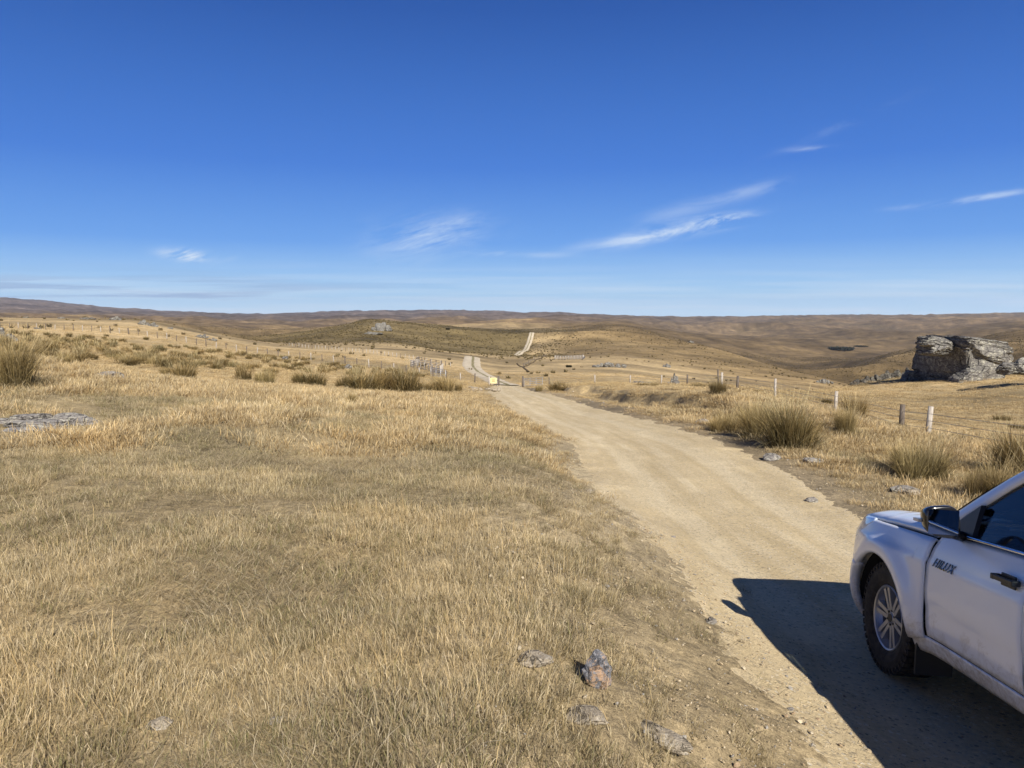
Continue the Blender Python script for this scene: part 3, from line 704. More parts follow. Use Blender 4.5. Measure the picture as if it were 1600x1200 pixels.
# ---- rocks
def rock_material(name, cols, scale=1.0, lichen=(.46, .44, .36), orange=None):
    m, nt, b = material(name, 0.92, spec=0.12)
    tc_ = nt.new('ShaderNodeTexCoord'); p_ = tc_.outputs['Object']
    n1 = nt.noise(p_, 2.2 * scale, 6, 0.7, .4); n2 = nt.noise(p_, 9 * scale, 5, 0.7); n3 = nt.noise(nt.scale(p_, (1, 1, 5)), 4 * scale, 5, 0.65, .3)
    c = nt.ramp(n3, [(0.32, cols[0]), (0.5, cols[1]), (0.68, cols[2])])
    li = nt.ramp(n1, [(0.50, (0, 0, 0)), (0.60, (1, 1, 1))])
    c = nt.mix(nt.math('MULTIPLY', li, nt.ramp(n2, [(0.40, (.1, .1, .1)), (0.56, (1, 1, 1))])), c, lichen)
    vz = nt.new('ShaderNodeTexVoronoi', feature='DISTANCE_TO_EDGE', i_Scale=.75 * scale); nt.set(vz.inputs['Vector'], nt.scale(nt.mix(.12, p_, n1), (1, 1, 2.6)))
    crk = nt.new('ShaderNodeMapRange', i_1=.0, i_2=.045); nt.set(crk.inputs[0], vz.outputs['Distance']); crk = crk.outputs[0]
    c = nt.mix(nt.math('MULTIPLY', nt.math('SUBTRACT', 1.0, crk), .75), c, (.035, .032, .03))
    dk = nt.ramp(n2, [(0.30, (.42, .40, .40)), (0.46, (1, 1, 1))])
    c = nt.mix(1.0, c, dk, 'MULTIPLY')
    if orange is not None:
        sx = nt.new('ShaderNodeSeparateXYZ'); nt.set(sx.inputs[0], p_)
        k_ = nt.math('ADD', nt.math('MULTIPLY', sx.outputs[1], -7.0), nt.math('MULTIPLY', nt.math('SUBTRACT', n1, 0.5), 6.0))
        k_ = nt.ramp(k_, [(0.3, (0, 0, 0)), (0.5, (1, 1, 1))])
        c = nt.mix(nt.math('MULTIPLY', k_, nt.ramp(n2, [(0.4, (.2, .2, .2)), (.55, (.9, .9, .9))])), c, orange)
    nt.set(b.inputs['Base Color'], c)
    bp = nt.new('ShaderNodeBump', i_Strength=0.9, i_Distance=0.12 / scale); nt.set(bp.inputs['Height'], nt.math('ADD', nt.math('ADD', n3, nt.math('MULTIPLY', n2, 0.5)), nt.math('MULTIPLY', crk, .6)))
    nt.set(b.inputs['Normal'], bp.outputs[0])
    return m
schist = rock_material('grey_schist', [(.085, .08, .075), (.165, .155, .14), (.29, .27, .24)], 1.0, (.42, .40, .32))
dschist = rock_material('dark_schist', [(.06, .055, .05), (.11, .10, .085), (.20, .18, .15)], 1.0, (.24, .22, .16))
schist_s = rock_material('small_schist', [(.15, .135, .125), (.25, .23, .21), (.36, .33, .29)], 5.0)
pale_s = rock_material('pale_stone', [(.22, .18, .13), (.32, .27, .20), (.42, .36, .28)], 8.0, (.44, .39, .31))
orange_s = rock_material('lichen_stone', [(.13, .13, .14), (.20, .20, .21), (.28, .27, .27)], 9.0, (.28, .27, .26), (.42, .27, .16))
dirt_s = rock_material('dirt_stone', [(.26, .20, .13), (.38, .31, .21), (.50, .43, .32)], 3.0, (.46, .40, .30))
_ico = {}
def ico(sub):
    if sub not in _ico:
        bm = bmesh.new(); bmesh.ops.create_icosphere(bm, subdivisions=sub, radius=1.0)
        _ico[sub] = (np.array([v.co[:] for v in bm.verts]), np.array([[v.index for v in f.verts] for f in bm.faces])); bm.free()
    return _ico[sub]
def n3(p, s, seed): return (fbm(p[:, 0] * s + 3.1 * p[:, 2] * s, p[:, 1] * s - 2.3 * p[:, 2] * s, 4, seed, .6) + fbm(p[:, 2] * s * 1.7 + p[:, 0] * s, p[:, 1] * s * .6 + p[:, 2] * s, 4, seed + 9, .6)) * .7
def block(seed, size, loc=(0, 0, 0), rot=(0, 0, 0), sub=5, cuts=9, strata=0.0, rough=0.08, square=0.0):
    """a chiselled boulder: a sphere cut by random planes, then weathered"""
    g = np.random.default_rng(seed); v, f = ico(sub); v = v.copy()
    if square: v = np.sign(v) * np.abs(v) ** (1 - square); v /= np.abs(v).max()
    for k in range(cuts):
        d = g.normal(size=3); d /= np.linalg.norm(d); off = g.uniform(.62, .9)
        s = v @ d; v = v - np.outer(np.maximum(s - off, 0), d)
    if strata:
        zz = v[:, 2] * 5 + 0.6 * n3(v, 1.2, seed); saw = np.abs((zz % 1) - .5) * 2
        st = (_hash(np.floor(zz), np.zeros_like(zz), seed) - .5) * strata * 1.4 - strata * .8 * (1 - saw) ** 3
        v[:, 0] *= 1 + st; v[:, 1] *= 1 + st
    nn = v / np.maximum(np.linalg.norm(v, axis=1, keepdims=True), 1e-6)
    v = v + nn * (n3(v, 1.6, seed + 3) * rough * 1.5 + n3(v, 6, seed + 5) * rough * .6)[:, None]
    v = v * (np.array(size) / 2)
    R = np.array(Matrix.Rotation(rot[2], 3, 'Z') @ Matrix.Rotation(rot[1], 3, 'Y') @ Matrix.Rotation(rot[0], 3, 'X'))
    return v @ R.T + np.array(loc), f
def rock_obj(name, blocks, loc, label, cat, mat, group=None, rz=0):
    V, T, o_ = [], [], 0
    for v, f in blocks: V.append(v); T.append(f + o_); o_ += len(v)
    me = np_mesh(name, np.vstack(V), None, np.vstack(T), smooth=False)
    o = link(name, me, mat, label=label, cat=cat, group=group); o.location = loc; o.rotation_euler = (0, 0, rz)
    return o
def at(px, py, Y):     # offset helper for outcrops: metres right / up of a point seen at (px, py) at distance Y
    return ((px - 800) / F * Y, Y, -(py - HZ) / F * Y)
# the great tor
T0 = at(1500, 602, 78)
def tb(px, py, dy=0.0): x, y, z = at(px, py, 78 + dy); return (x - T0[0], y - T0[1], z - T0[2])
tor = [block(1, (5.0, 8.8, 5.4), tb(1497, 568, 3.2), (0.04, .12, .09), 6, 4, .05, .09, .8),
       block(2, (3.4, 3.6, 2.0), tb(1467, 541, .6), (0.03, .05, .15), 6, 5, .05, .08, .6),
       block(8, (4.6, 5.0, 2.4), tb(1518, 546, .9), (0.02, .14, .1), 6, 4, .04, .06, .7),
       block(3, (1.5, 1.6, .8), tb(1449, 537, -.2), (0, .1, .4), 5, 6, .06, .10, .4),
       block(5, (3.0, 2.6, 2.4), tb(1432, 598, 7.6), (0, .3, .2), 5, 5, .06, .10, .5),
       block(6, (2.4, 2.4, 2.2), tb(1510, 592, -1.0), (0, .1, .05), 5, 5, .05, .08, .6),
       block(7, (2.6, 3.2, 2.4), tb(1552, 562, .4), (0, .4, .2), 5, 6, .05, .10, .4)]
rock_obj('rock_tor', tor, T0, 'huge grey overhanging rock outcrop with deep black shade on its left side', 'rock', schist)
T0 = at(1590, 585, 62)
def tb(px, py, dy=0.0): x, y, z = at(px, py, 62 + dy); return (x - T0[0], y - T0[1], z - T0[2])
rock_obj('rock_outcrop', [block(11, (2.2, 1.8, 1.4), tb(1596, 572), (0, .1, .4), 5, 9, .12, .1, .3), block(12, (1.6, 1.5, 1.0), tb(1571, 576, -.3), (0, 0, 1.), 5, 8, .1, .1, .2),
                          block(13, (3.2, 2.0, 1.7), tb(1630, 566, .5), (0, .1, .1), 5, 8, .1, .1, .3)], T0,
         'broken grey outcrop at the right edge of the photo beside the great overhanging tor', 'rock', schist)
def outcrop(px, py, Y, wpx, hpx, label, seed, n=5, mat=None, name='rock_outcrop', group=None, tall=1.0, dyn=.5):
    """several chiselled blocks piled within a wpx by hpx patch of the photo's scale, standing on the ground at distance Y"""
    x, y, z = at(px, py, Y); g = np.random.default_rng(seed); w = wpx / F * Y; h = hpx / F * Y
    z = float(H(x, y)); bl = []
    for k in range(n):
        u = (k + .5) / n - .5 + g.uniform(-.06, .06); s = (1 - 1.2 * abs(u)) if tall == 1.0 else 1 - 1.7 * abs(u)
        hh = h * max(.35, s) * g.uniform(.8, 1.15); ww = w / n * g.uniform(1.3, 2.0)
        bl.append(block(seed * 31 + k, (ww, ww * g.uniform(.7, 1.1), hh * 1.25), (u * w, g.uniform(-.5, .5) * w * .25 * dyn, hh * .42), (g.uniform(-.15, .15), g.uniform(-.2, .2), g.uniform(0, 3.1)), 4, 9, .12, .12, .25))
    return rock_obj(name, bl, (x, y, z), label, 'rock', mat or schist, group)
outcrop(597, 531, 640, 34, 17, 'rounded grey tor standing on the olive hill beyond the yards', 21, 6, tall=2)
outcrop(583, 533, 600, 26, 5, 'low grey rocks along the left foot of the rounded tor', 22, 4)
outcrop(5, 512, 62, 40, 22, 'dark grey rock pile cut by the left edge of the photo', 23, 5)
outcrop(18, 517, 58, 16, 9, 'small lichened boulder at the right foot of the rock pile at the left edge', 24, 2)
outcrop(183, 503, 290, 17, 7, 'grey rocks on the golden crest, left of the largest pile above the fence', 25, 4)
outcrop(225, 508, 240, 16, 9, 'largest rock pile with pale top on the golden crest above the left fence', 26, 4)
outcrop(241, 512, 235, 14, 6, 'dark low rocks at the right foot of the largest crest pile', 27, 3)
outcrop(140, 504, 290, 24, 3.5, 'long flat rocks lying on the golden crest', 28, 5)
outcrop(98, 497, 300, 9, 3.5, 'small rocks on the skyline of the golden crest', 29, 2)
outcrop(43, 497, 300, 8, 3, 'tiny dark rocks on the skyline of the golden crest near the left edge', 30, 2)
outcrop(315, 529, 200, 22, 6.5, 'rock pile with blocky top behind the fence where the crest falls away', 31, 5)
outcrop(333, 534, 190, 15, 5, 'scattered pale rocks at the right end of the blocky pile behind the fence', 32, 3)
outcrop(268, 518, 240, 8, 4, 'low dark rocks between two piles of the golden crest', 33, 2)
outcrop(445, 556, 112, 7, 6, 'small pale boulder beside the left fence', 34, 2)
outcrop(543, 570, 96, 13, 6.5, 'pale cracked boulder in front of the left fence', 35, 3)
outcrop(953, 579, 262, 48, 9, 'long rib of pale grey rock on the right-hand paddock', 36, 9)
outcrop(1000, 598, 105, 36, 7, 'low line of grey rocks left of the small pointed tor', 37, 7)
outcrop(1054, 600, 118, 20, 21, 'small pointed grey tor at the edge of the valley', 38, 5, tall=2)
outcrop(1042, 570, 330, 12, 6, 'little pale rocks on the shoulder above the small pointed tor', 39, 3)
outcrop(1290, 600, 360, 26, 8, 'pale rocks at the nose of the spur dropping into the valley', 40, 6)
outcrop(1232, 614, 190, 16, 5, 'scattered grey rocks low on the valley side', 41, 4)
outcrop(1420, 496, 5200, 46, 4, 'pale rocks breaking the far skyline on the right', 42, 7)
outcrop(1078, 540, 700, 10, 4, 'pale scree rocks in the first gully right of centre', 43, 3)
outcrop(1563, 523, 1500, 40, 5, 'grey rocks on the brown hillside above the great tor', 44, 7)
outcrop(1160, 607, 70, 5, 4, 'small white boulder beside the thin stake of the right fence', 45, 1)
outcrop(60, 517, 150, 9, 3, 'low rocks below the fence near the left edge', 47, 2)
# the rocky slope left of the tor
for k, (px, py, w, h) in enumerate([(1340, 609, 14, 8), (1356, 598, 12, 8), (1370, 588, 12, 8), (1388, 580, 16, 8), (1406, 583, 14, 7), (1380, 600, 18, 6), (1402, 602, 16, 7), (1420, 590, 12, 9)]):
    outcrop(px, py + 2, 98, w * 1.4, h * 1.7, 'dark rock of the rocky slope just left of the great tor', 60 + k, 3, mat=dschist, group='rocks of the slope left of the great tor')

# nearer stones
def stone(px, py, Y, size, label, seed, mat, name='stone', rz=0.0, sink=.25, group=None, cuts=9, dz=0):
    x, y, z = at(px, py, Y); z = float(H(x, y)) + dz
    v, f = block(seed, size, (0, 0, size[2] * (.5 - sink)), (0, 0, 0), 4, cuts, .0, .10, .15)
    return rock_obj(name, [(v, f)], (x, y, z), label, 'stone', mat, group, rz)
stone(937, 1078, 3.45, (.155, .15, .19), 'grey stone with an orange lichen patch low in the foreground grass', 71, orange_s, rz=.2, sink=.15)
stone(838, 1063, 3.52, (.17, .12, .06), 'flat pale stone left of the orange-patched stone', 72, pale_s, rz=.3)
stone(925, 1133, 3.10, (.19, .13, .06), 'buff flat stone just below the orange-patched stone', 73, pale_s, rz=-.4)
stone(1040, 1140, 3.15, (.34, .11, .07), 'long buff stone lying slantwise right of the orange-patched stone', 74, pale_s, rz=-.75)
stone(225, 1140, 2.9, (.10, .08, .04), 'small pink-buff stone half hidden in the lower left grass', 75, pale_s)
stone(415, 1140, 2.9, (.06, .05, .03), 'tiny dark stone in the grass at the bottom of the photo', 76, schist_s)
stone(780, 691, 13.0, (.30, .22, .17), 'single grey stone in the grass left of the road edge', 77, schist_s)
stone(172, 584, 23, (.85, .6, .28), 'flat layered grey rock right of the large tussock at the left edge', 78, schist_s, sink=.2)
stone(1212, 694, 17.0, (.42, .35, .22), 'buff rock at the foot of the biggest roadside tussock', 79, schist_s)
stone(1100, 662, 24.5, (.45, .3, .2), 'brown rock in the verge left of the pale straw tussock', 80, schist_s)
stone(1425, 745, 14.0, (.55, .35, .18), 'grey slabby stone on the verge above the truck bonnet', 81, schist_s)
stone(1436, 748, 13.7, (.3, .25, .14), 'pale stone beside the slabby stone above the truck bonnet', 82, pale_s)
stone(1275, 708, 16.5, (.5, .3, .14), 'dark flat stone in the bank between road and tussocks', 83, schist_s)
stone(1275, 772, 12.4, (.22, .16, .12), 'reddish-grey stone at the right edge of the road', 84, schist_s)
stone(916, 764, 10.8, (.30, .16, .08), 'pale flat stone at the left edge of the road', 85, pale_s)
stone(1120, 982, 5.6, (.09, .07, .06), 'dark small stone on the gravel in front of the truck shadow', 86, schist_s)
stone(1236, 1192, 3.3, (.10, .07, .05), 'pale angular stone at the bottom of the photo near the truck shadow', 87, pale_s)
stone(1254, 1068, 4.3, (.045, .035, .03), 'dark pebble beside the edge of the truck shadow', 88, schist_s)
stone(352, 619, 21, (.7, .25, .06), 'thin flat stone slab in the open grass of the left field', 89, schist_s, sink=.2)
stone(1056, 831, 9.3, (.10, .06, .04), 'lone dark stone on the bare dirt of the road', 90, schist_s)
# the flat outcrop low on the left
bl = [block(90 + k, (w, d, h), (x, y, z), (0, 0, r), 5, 8, .10, .08, .3) for k, (x, y, z, w, d, h, r) in enumerate(
    [(-.28, .15, -.02, .60, .42, .20, .1), (.22, .22, -.02, .62, .36, .19, -.1), (.0, -.25, -.05, .8, .4, .17, .2), (.48, .05, -.04, .3, .22, .18, .5), (-.6, .0, -.05, .4, .3, .15, 0), (.1, -.6, -.07, .5, .3, .16, .3)])]
bl = [(v * 1.15 + np.array([0, 0, .07]), f) for v, f in bl]
x, y, z = P(68, 11.7); rock_obj('flat_outcrop', bl, (x, y, z), 'flat crumbling rock outcrop in the grass near the left edge', 'rock', schist_s)
# pale rubble by the gate
rub = np.random.default_rng(8)
bl = [block(200 + k, tuple(rub.uniform(.25, .65, 3) * (1, 1, .6)), (rub.normal(0, .9), rub.normal(0, .5), rub.uniform(0, .25)), (0, 0, rub.uniform(0, 3)), 2, 8, 0, .1, .2) for k in range(26)]
x, y, z = P(738, 62); rock_obj('rubble_heap', bl, (x, y, z), 'low heap of pale broken rock left of the road before the gate', 'rubble', pale_s)
# gravel and clods scattered on road and shoulders
gcol = bpy.data.collections.new('gravel_templates')
for k in range(6):
    v, f = block(400 + k, (1, .75, .38), sub=2, cuts=14, rough=.05)
    me = np_mesh('pebble', v, None, f, smooth=False); me.materials.append([schist_s, dirt_s, dirt_s, pale_s, dirt_s, dirt_s][k % 6]); gcol.objects.link(bpy.data.objects.new(f'pebble_{k}', me))
pebm = []
for nm_, c_ in (('pebble_buff', (.37, .295, .19)), ('pebble_pale', (.46, .39, .28)), ('pebble_grey', (.27, .25, .22)), ('pebble_brown', (.30, .22, .14))):
    m_, nt, b_ = material(nm_, .95, c_, spec=.1); tc_ = nt.new('ShaderNodeTexCoord')
    nt.set(b_.inputs['Base Color'], nt.ramp(nt.noise(tc_.outputs['Object'], 3, 4, .7), [(.35, tuple(.7 * x for x in c_)), (.65, tuple(1.2 * x for x in c_))])); pebm.append(m_)
for k, o_ in enumerate(gcol.objects): o_.data.materials[0] = pebm[[0, 1, 2, 0, 3, 0][k]]
PX, PY, PS = [], [], []
for y0, y1, d, smin, smax, sd_, lim in ((2.2, 6, 900, .005, .020, 61, 1.9), (6, 12, 210, .008, .030, 62, 1.7), (12, 30, 22, .02, .06, 63, .9), (28, 80, 1.6, .06, .17, 64, .5), (2.4, 9, 60, .015, .050, 65, 1.5)):
    X, Y, g = scatter(y0, y1, d, 700, 1700, sd_)
    u = X - road_c(Y); hw = road_hw(Y); e = np.abs(u) - hw
    prob = .05 * (e < 0) + np.exp(-((e - 0.05) / np.where(u < 0, lim, .45)) ** 2) * .9 + .10 * (e < 0) * (Y < 12) + .03
    cl = fbm(X / .6, Y / .6, 3, 66) > -.05
    verge = (u > 0) & (e > 0) & (e < 2.6) & (Y > 11) & (Y < 80) & (g.uniform(0, 1, len(X)) < .8)
    k = (g.uniform(0, 1, len(X)) < np.where(verge, 1.0, prob * np.where(cl, 1, .25))) & ((e < lim) | verge)
    PX.append(X[k]); PY.append(Y[k]); PS.append(smin + (smax - smin) * g.beta(1, 3.5, k.sum()))
PX, PY, PS = map(np.concatenate, (PX, PY, PS)); print('pebbles', len(PX))
instancer('gravel', PX, PY, H(PX, PY) + .012 + PS * .12, np.arange(len(PX)) % 6, PS, np.random.default_rng(3).uniform(0, 6.28, len(PX)), gcol,
          'loose stones and grit along the edges of the dirt road', 'gravel', schist_s, tilt=.5)

# ---- far tussock cover, beyond counting
fcol = bpy.data.collections.new('far_tussock_templates')
for k in range(5):
    v, q, c = blades(26, .34, .35, .85, .16, .6, .8, 2, 700 + k, (.07, .055, .028), [[(.18, .14, .06)], [(.13, .10, .045)], [(.34, .26, .13)], [(.24, .18, .08)], [(.16, .12, .06)]][k], 1.0, .2, .2)
    me = np_mesh('far_clump', v, q, smooth=False); add_col(me, c); me.materials.append(tus_mat); fcol.objects.link(bpy.data.objects.new(f'far_clump_{k}', me))
X, Y, g = scatter(150, 1500, .075, -60, 1660, 77)
r_ = np.hypot(X, Y); px_ = 800 + F * X / Y
w_ = sstep(330, 430, Y + 40 * fbm(X / 40, Y / 40, 3, 78)) + sstep(150, 200, Y) * (px_ > 1080) * .6 + .05
w_ = w_ * (1 - .92 * sstep(850, 900, px_) * (Y < 620) - .5 * (px_ > 900) * (Y >= 620))
w_ = w_ * np.where(fbm(X / 30, Y / 30, 4, 79) > -.03, 1, .35) * np.minimum(1, 500 / Y + .25)
k = (g.uniform(0, 1, len(X)) < w_)
k &= ~((np.abs(px_ - np.interp(Y, [455, 480, 560, 700, 830, 990], [792, 803, 815, 830, 842, 852])) < 6) & (Y > 440) & (Y < 1000))
X, Y = X[k], Y[k]; print('far tussocks', len(X))
instancer('tussock_cover', X, Y, H(X, Y) - .05, g.integers(0, 5, len(X)), g.uniform(.6, 1.5, len(X)), g.uniform(0, 6.28, len(X)), fcol, 'brown tussock cover speckling the distant slopes and valley sides', 'tussock cover', tus_mat, .1)

# ---- dark scrub
def scrub(px, Y, wpx, label, seed, colr=(.035, .032, .018)):
    x, y, z = P(px, Y); w = wpx / F * Y; h = w * (.55 if wpx < 12 else .13)
    v, q, c = blades(500, w * .42, h * .5, h * 1.1, w * .05, .9, .8, 3, seed, colr, [(colr[0] * 1.5, colr[1] * 1.5, colr[2] * 1.4)], 1.0, .2, .4)
    me = np_mesh('shrub', v, q, smooth=False); add_col(me, c); me.materials.append(tus_mat)
    o = link('shrub', me, None, label=label, cat='shrub'); o.location = (x, y, z)
scrub(889, 262, 9, 'small nearly black shrub alone on the paddock right of the road', 1)
scrub(781, 190, 5, 'tiny dark shrub in the paddock beyond the gate', 2)
scrub(825, 205, 5, 'tiny dark shrub at the near end of the ditch beyond the gate', 3)
scrub(442, 640, 6, 'lone dark shrub on the brown flat far left of the yards', 4)
scrub(700, 700, 6, 'tiny dark shrub on the olive hill', 5)
scrub(1314, 1900, 44, 'dark patch of scrub in the far gully, upper right', 6, (.028, .032, .025))
scrub(1345, 2100, 24, 'smaller dark patch of scrub right of the larger far gully patch', 7, (.035, .034, .025))
scrub(1290, 1050, 30, 'dark scrub at the bottom of the valley left of the great tor', 8, (.05, .042, .026))

# ------------------------------------------------------------------ fences, gate, yards
wood, nt, b = material('weathered_wood', 0.9, spec=.1)
tc_ = nt.new('ShaderNodeTexCoord'); w_ = nt.noise(nt.scale(tc_.outputs['Object'], (40, 40, 4)), 1.0, 4, .6)
nt.set(b.inputs['Base Color'], nt.ramp(w_, [(0.3, (.22, .19, .16)), (0.55, (.38, .34, .29)), (0.75, (.52, .48, .41))]))
dwood, nt, b = material('dark_wood', 0.9, spec=.1)
tc_ = nt.new('ShaderNodeTexCoord'); w_ = nt.noise(nt.scale(tc_.outputs['Object'], (40, 40, 4)), 1.0, 4, .6)
nt.set(b.inputs['Base Color'], nt.ramp(w_, [(0.3, (.07, .055, .045)), (0.7, (.18, .15, .12))]))
wire_m, _, _ = material('galvanised_wire', 0.45, (.30, .29, .27), 0.8)
steel, _, _ = material('galvanised_steel', 0.45, (.42, .42, .42), 0.6)
def tube(p0, p1, r0, r1=None, n=8, cap=True):
    p0, p1 = Vector(p0), Vector(p1); r1 = r0 if r1 is None else r1
    q = (p1 - p0).to_track_quat('Z', 'Y'); V = []
    for c, r in ((p0, r0), (p1, r1)):
        for k in range(n): V.append(c + q @ Vector((r * math.cos(2 * math.pi * k / n), r * math.sin(2 * math.pi * k / n), 0)))
    Fc = [[k, (k + 1) % n, n + (k + 1) % n, n + k] for k in range(n)]
    if cap: Fc += [list(range(n - 1, -1, -1)), list(range(n, 2 * n))]
    return [tuple(v) for v in V], Fc
def box(c, s, rz=0, top=1.0):
    V = []; cr, sr = math.cos(rz), math.sin(rz)
    for dz in (-.5, .5):
        for dx, dy in ((-.5, -.5), (.5, -.5), (.5, .5), (-.5, .5)):
            k = top if dz > 0 else 1; x, y = dx * s[0] * k, dy * s[1] * k
            V.append((c[0] + x * cr - y * sr, c[1] + x * sr + y * cr, c[2] + dz * s[2]))
    return V, [[3, 2, 1, 0], [4, 5, 6, 7], [0, 1, 5, 4], [1, 2, 6, 5], [2, 3, 7, 6], [3, 0, 4, 7]]
def solid(name, shapes, mat, parent=None, smooth=False, **kw):
    V, Fc, o_ = [], [], 0
    for v, f in shapes: V += [tuple(x) for x in v]; Fc += [[i + o_ for i in q] for q in f]; o_ += len(v)
    me = bpy.data.meshes.new(name); me.from_pydata(V, [], Fc); me.update()
    if smooth: me.polygons.foreach_set('use_smooth', [True] * len(me.polygons))
    return link(name, me, mat, parent, **kw)
def fence(label, pts, hts, mats, wires=(.3, .5, .7, .9), wr=.004, prad=.05, stays=0, strain=()):
    """pts: world xy of the posts; the root stands at the first post"""
    x0, y0 = pts[0]; z0 = float(H(x0, y0)); root = empty('wire_fence', (x0, y0, z0), 0, label, 'fence')
    g = np.random.default_rng(len(pts)); tops = []
    for k, (x, y) in enumerate(pts):
        z = float(H(x, y)) - z0; h = hts[k % len(hts)] * g.uniform(.93, 1.06); m = mats[k % len(mats)]; r = prad * (1.6 if k in strain else g.uniform(.75, 1.1)) * (.55 if m is steel else 1)
        lx, ly = g.normal(0, .04, 2)
        v, f = tube((0, 0, -.25), (lx * h, ly * h, h), r, r * .88, 9)
        o = solid('post', [(v, f)], m, root, True); o.location = (x - x0, y - y0, z); tops.append((x - x0, y - y0, z))
        if k in strain: pass
    sh = []
    for a, b_ in zip(tops[:-1], tops[1:]):
        for w in wires:
            A = Vector(a) + Vector((0, 0, w)); B = Vector(b_) + Vector((0, 0, w)); M = (A + B) / 2 - Vector((0, 0, .012)); sh += [tube(A, M, wr, n=4, cap=False), tube(M, B, wr, n=4, cap=False)]
        for s in range(stays):
            t = (s + 1) / (stays + 1); q = Vector(a).lerp(Vector(b_), t); sh.append(tube(q + Vector((0, 0, .1)), q + Vector((0, 0, .98)), wr * 2.2, n=4))
    solid('wires', sh, wire_m, root)
    return root
def W2(px, Y): return ((px - 800) / F * Y, Y)
fr = [W2(1640, 19.6), W2(1455, 27), W2(1413, 28.8), W2(1308, 36), W2(1213, 45), W2(1153, 54), W2(1129, 60), W2(1124, 60.8), W2(1075, 72), W2(1034, 86), W2(985, 96), W2(930, 101), W2(859, 103)]
fence('wire fence with few bleached posts along the right side of the road', fr, [1.12, 1.18, 1.05, 1.15, 1.12, 1.0, 1.1, 1.25, 1.0, 1.1], [wood, wood, dwood, wood, wood, dwood, wood, dwood, dwood, wood], prad=.095, wires=(.35, .6, .85), wr=.008)
n = 48; P0, P1 = np.array([-104., 154.]), np.array([-3.0, 102.]); mid = np.array([-52, 133.])
pts = [tuple((1 - t) ** 2 * P0 + 2 * t * (1 - t) * (2 * mid - (P0 + P1) / 2) + t * t * P1) for t in np.linspace(0, 1, n)]
fence('long post and wire fence running down the left slope to the gate', pts, [1.15, 1.2, 1.1, 1.25, 1.15], [wood, dwood, dwood, wood, dwood, wood, dwood], prad=.085, wr=.011, strain=(0, 15, 41, 47))
A_, B_ = np.array(W2(452, 265)), np.array(W2(705, 205)); n = 44
pts = [tuple(A_ + (B_ - A_) * t + np.array([0, 3 * math.sin(t * 5)])) for t in np.linspace(0, 1, n)]
fence('far fence of close pale posts across the paddock beyond the yards', pts, [1.3, 1.15, 1.25], [wood, wood, dwood, wood, wood], prad=.10, wr=.014, wires=(.5, 1.0))
def rails_yard(label, corners, h=1.35, step=2.4, nr=4, mat=wood, pr=.10, rr_=.055, name='stock_yard', mats=None):
    x0, y0 = corners[0]; z0 = float(H(x0, y0)); root = empty(name, (x0, y0, z0), 0, label, 'stock yard'); g = np.random.default_rng(4)
    for A, B in zip(corners[:-1], corners[1:]):
        d = math.dist(A, B); m = max(1, round(d / step)); P_ = []
        for k in range(m + 1):
            t = k / m; x, y = A[0] + (B[0] - A[0]) * t, A[1] + (B[1] - A[1]) * t; z = float(H(x, y)) - z0; P_.append(Vector((x - x0, y - y0, z)))
            o = solid('post', [tube((0, 0, -.2), (g.normal(0, .03), 0, h * g.uniform(.95, 1.12)), pr, pr * .9, 7)], mat, root, True); o.location = P_[-1]
        sh = [tube(P_[k] + Vector((0, 0, h * (r + 1) / nr - .1)), P_[k + 1] + Vector((0, 0, h * (r + 1) / nr - .1)), rr_, n=5) for k in range(m) for r in range(nr)]
        solid('rails', sh, mat, root)
    return root
rails_yard('nearer stock yard of grey timber rails beside the bend of the far road', [W2(641, 150), W2(688, 133), W2(692, 165), W2(655, 172), W2(641, 150)], mat=wood)
rails_yard('back pens of dark timber rails behind the nearer stock yard', [W2(650, 178), W2(655, 196), W2(690, 188), W2(690, 172)], mat=dwood, h=1.5)
rails_yard('short white rail gate at the corner below the stock yard', [W2(673, 112), W2(696, 110)], mat=steel, h=1.3, step=1.1, nr=5, pr=.05, rr_=.04, name='rail_gate')
rails_yard('distant pale pens alone on the paddock right of the climbing road', [W2(867, 372), W2(911, 362), W2(912, 376), W2(868, 388), W2(867, 372)], mat=wood, h=1.9, step=1.6, nr=4, pr=.16, rr_=.10)
fence('thin fence round the paddock holding the distant pens', [W2(852, 420), W2(835, 350), W2(826, 300), W2(818, 270)] , [1.2], [dwood], prad=.12, wr=.02, wires=(.5, 1.0), stays=2)
fence('thin fence beside the distant pens on their right', [W2(914, 392), W2(912, 362), W2(910, 345)], [1.2], [dwood], prad=.15, wr=.03, wires=(.5, 1.0), stays=4)
# gate: strainer posts, yellow sign, leaf swung open
gp1, gp2 = W2(779, 101), W2(817, 99)
gx, gy = gp1; gz = float(H(gx, gy))
root = empty('farm_gate', (gx, gy, gz), 0, 'steel farm gate between two dark strainer posts, its leaf swung open to the right', 'gate')
solid('post', [tube((0, 0, -.3), (0, 0, 1.35), .13, .12, 10)], dwood, root, True)
x2, y2, z2 = gp2[0] - gx, gp2[1] - gy, float(H(*gp2)) - gz
solid('post', [tube((x2, y2, z2 - .3), (x2, y2, z2 + 1.4), .14, .13, 10)], dwood, root, True)
L0 = Vector((x2 + .15, y2 - .1, z2 + .15)); gl = Vector((*[a - b_ for a, b_ in zip(W2(846, 97.2), gp2)], 0)); gl.z = float(H(*W2(846, 97.2))) - gz - z2
sh = []
for k in range(5): sh.append(tube(L0 + Vector((0, 0, k * .24)), L0 + gl + Vector((0, 0, k * .24)), .032, n=6))
for t in (0, .33, .66, 1): sh.append(tube(L0 + gl * t, L0 + gl * t + Vector((0, 0, .96)), .032, n=6))
sh.append(tube(L0 + Vector((0, 0, .96)), L0 + gl, .03, n=6))
solid('gate_leaf', sh, steel, root)
yel, nt, b = material('yellow_sign', 0.5, (.62, .54, .26))
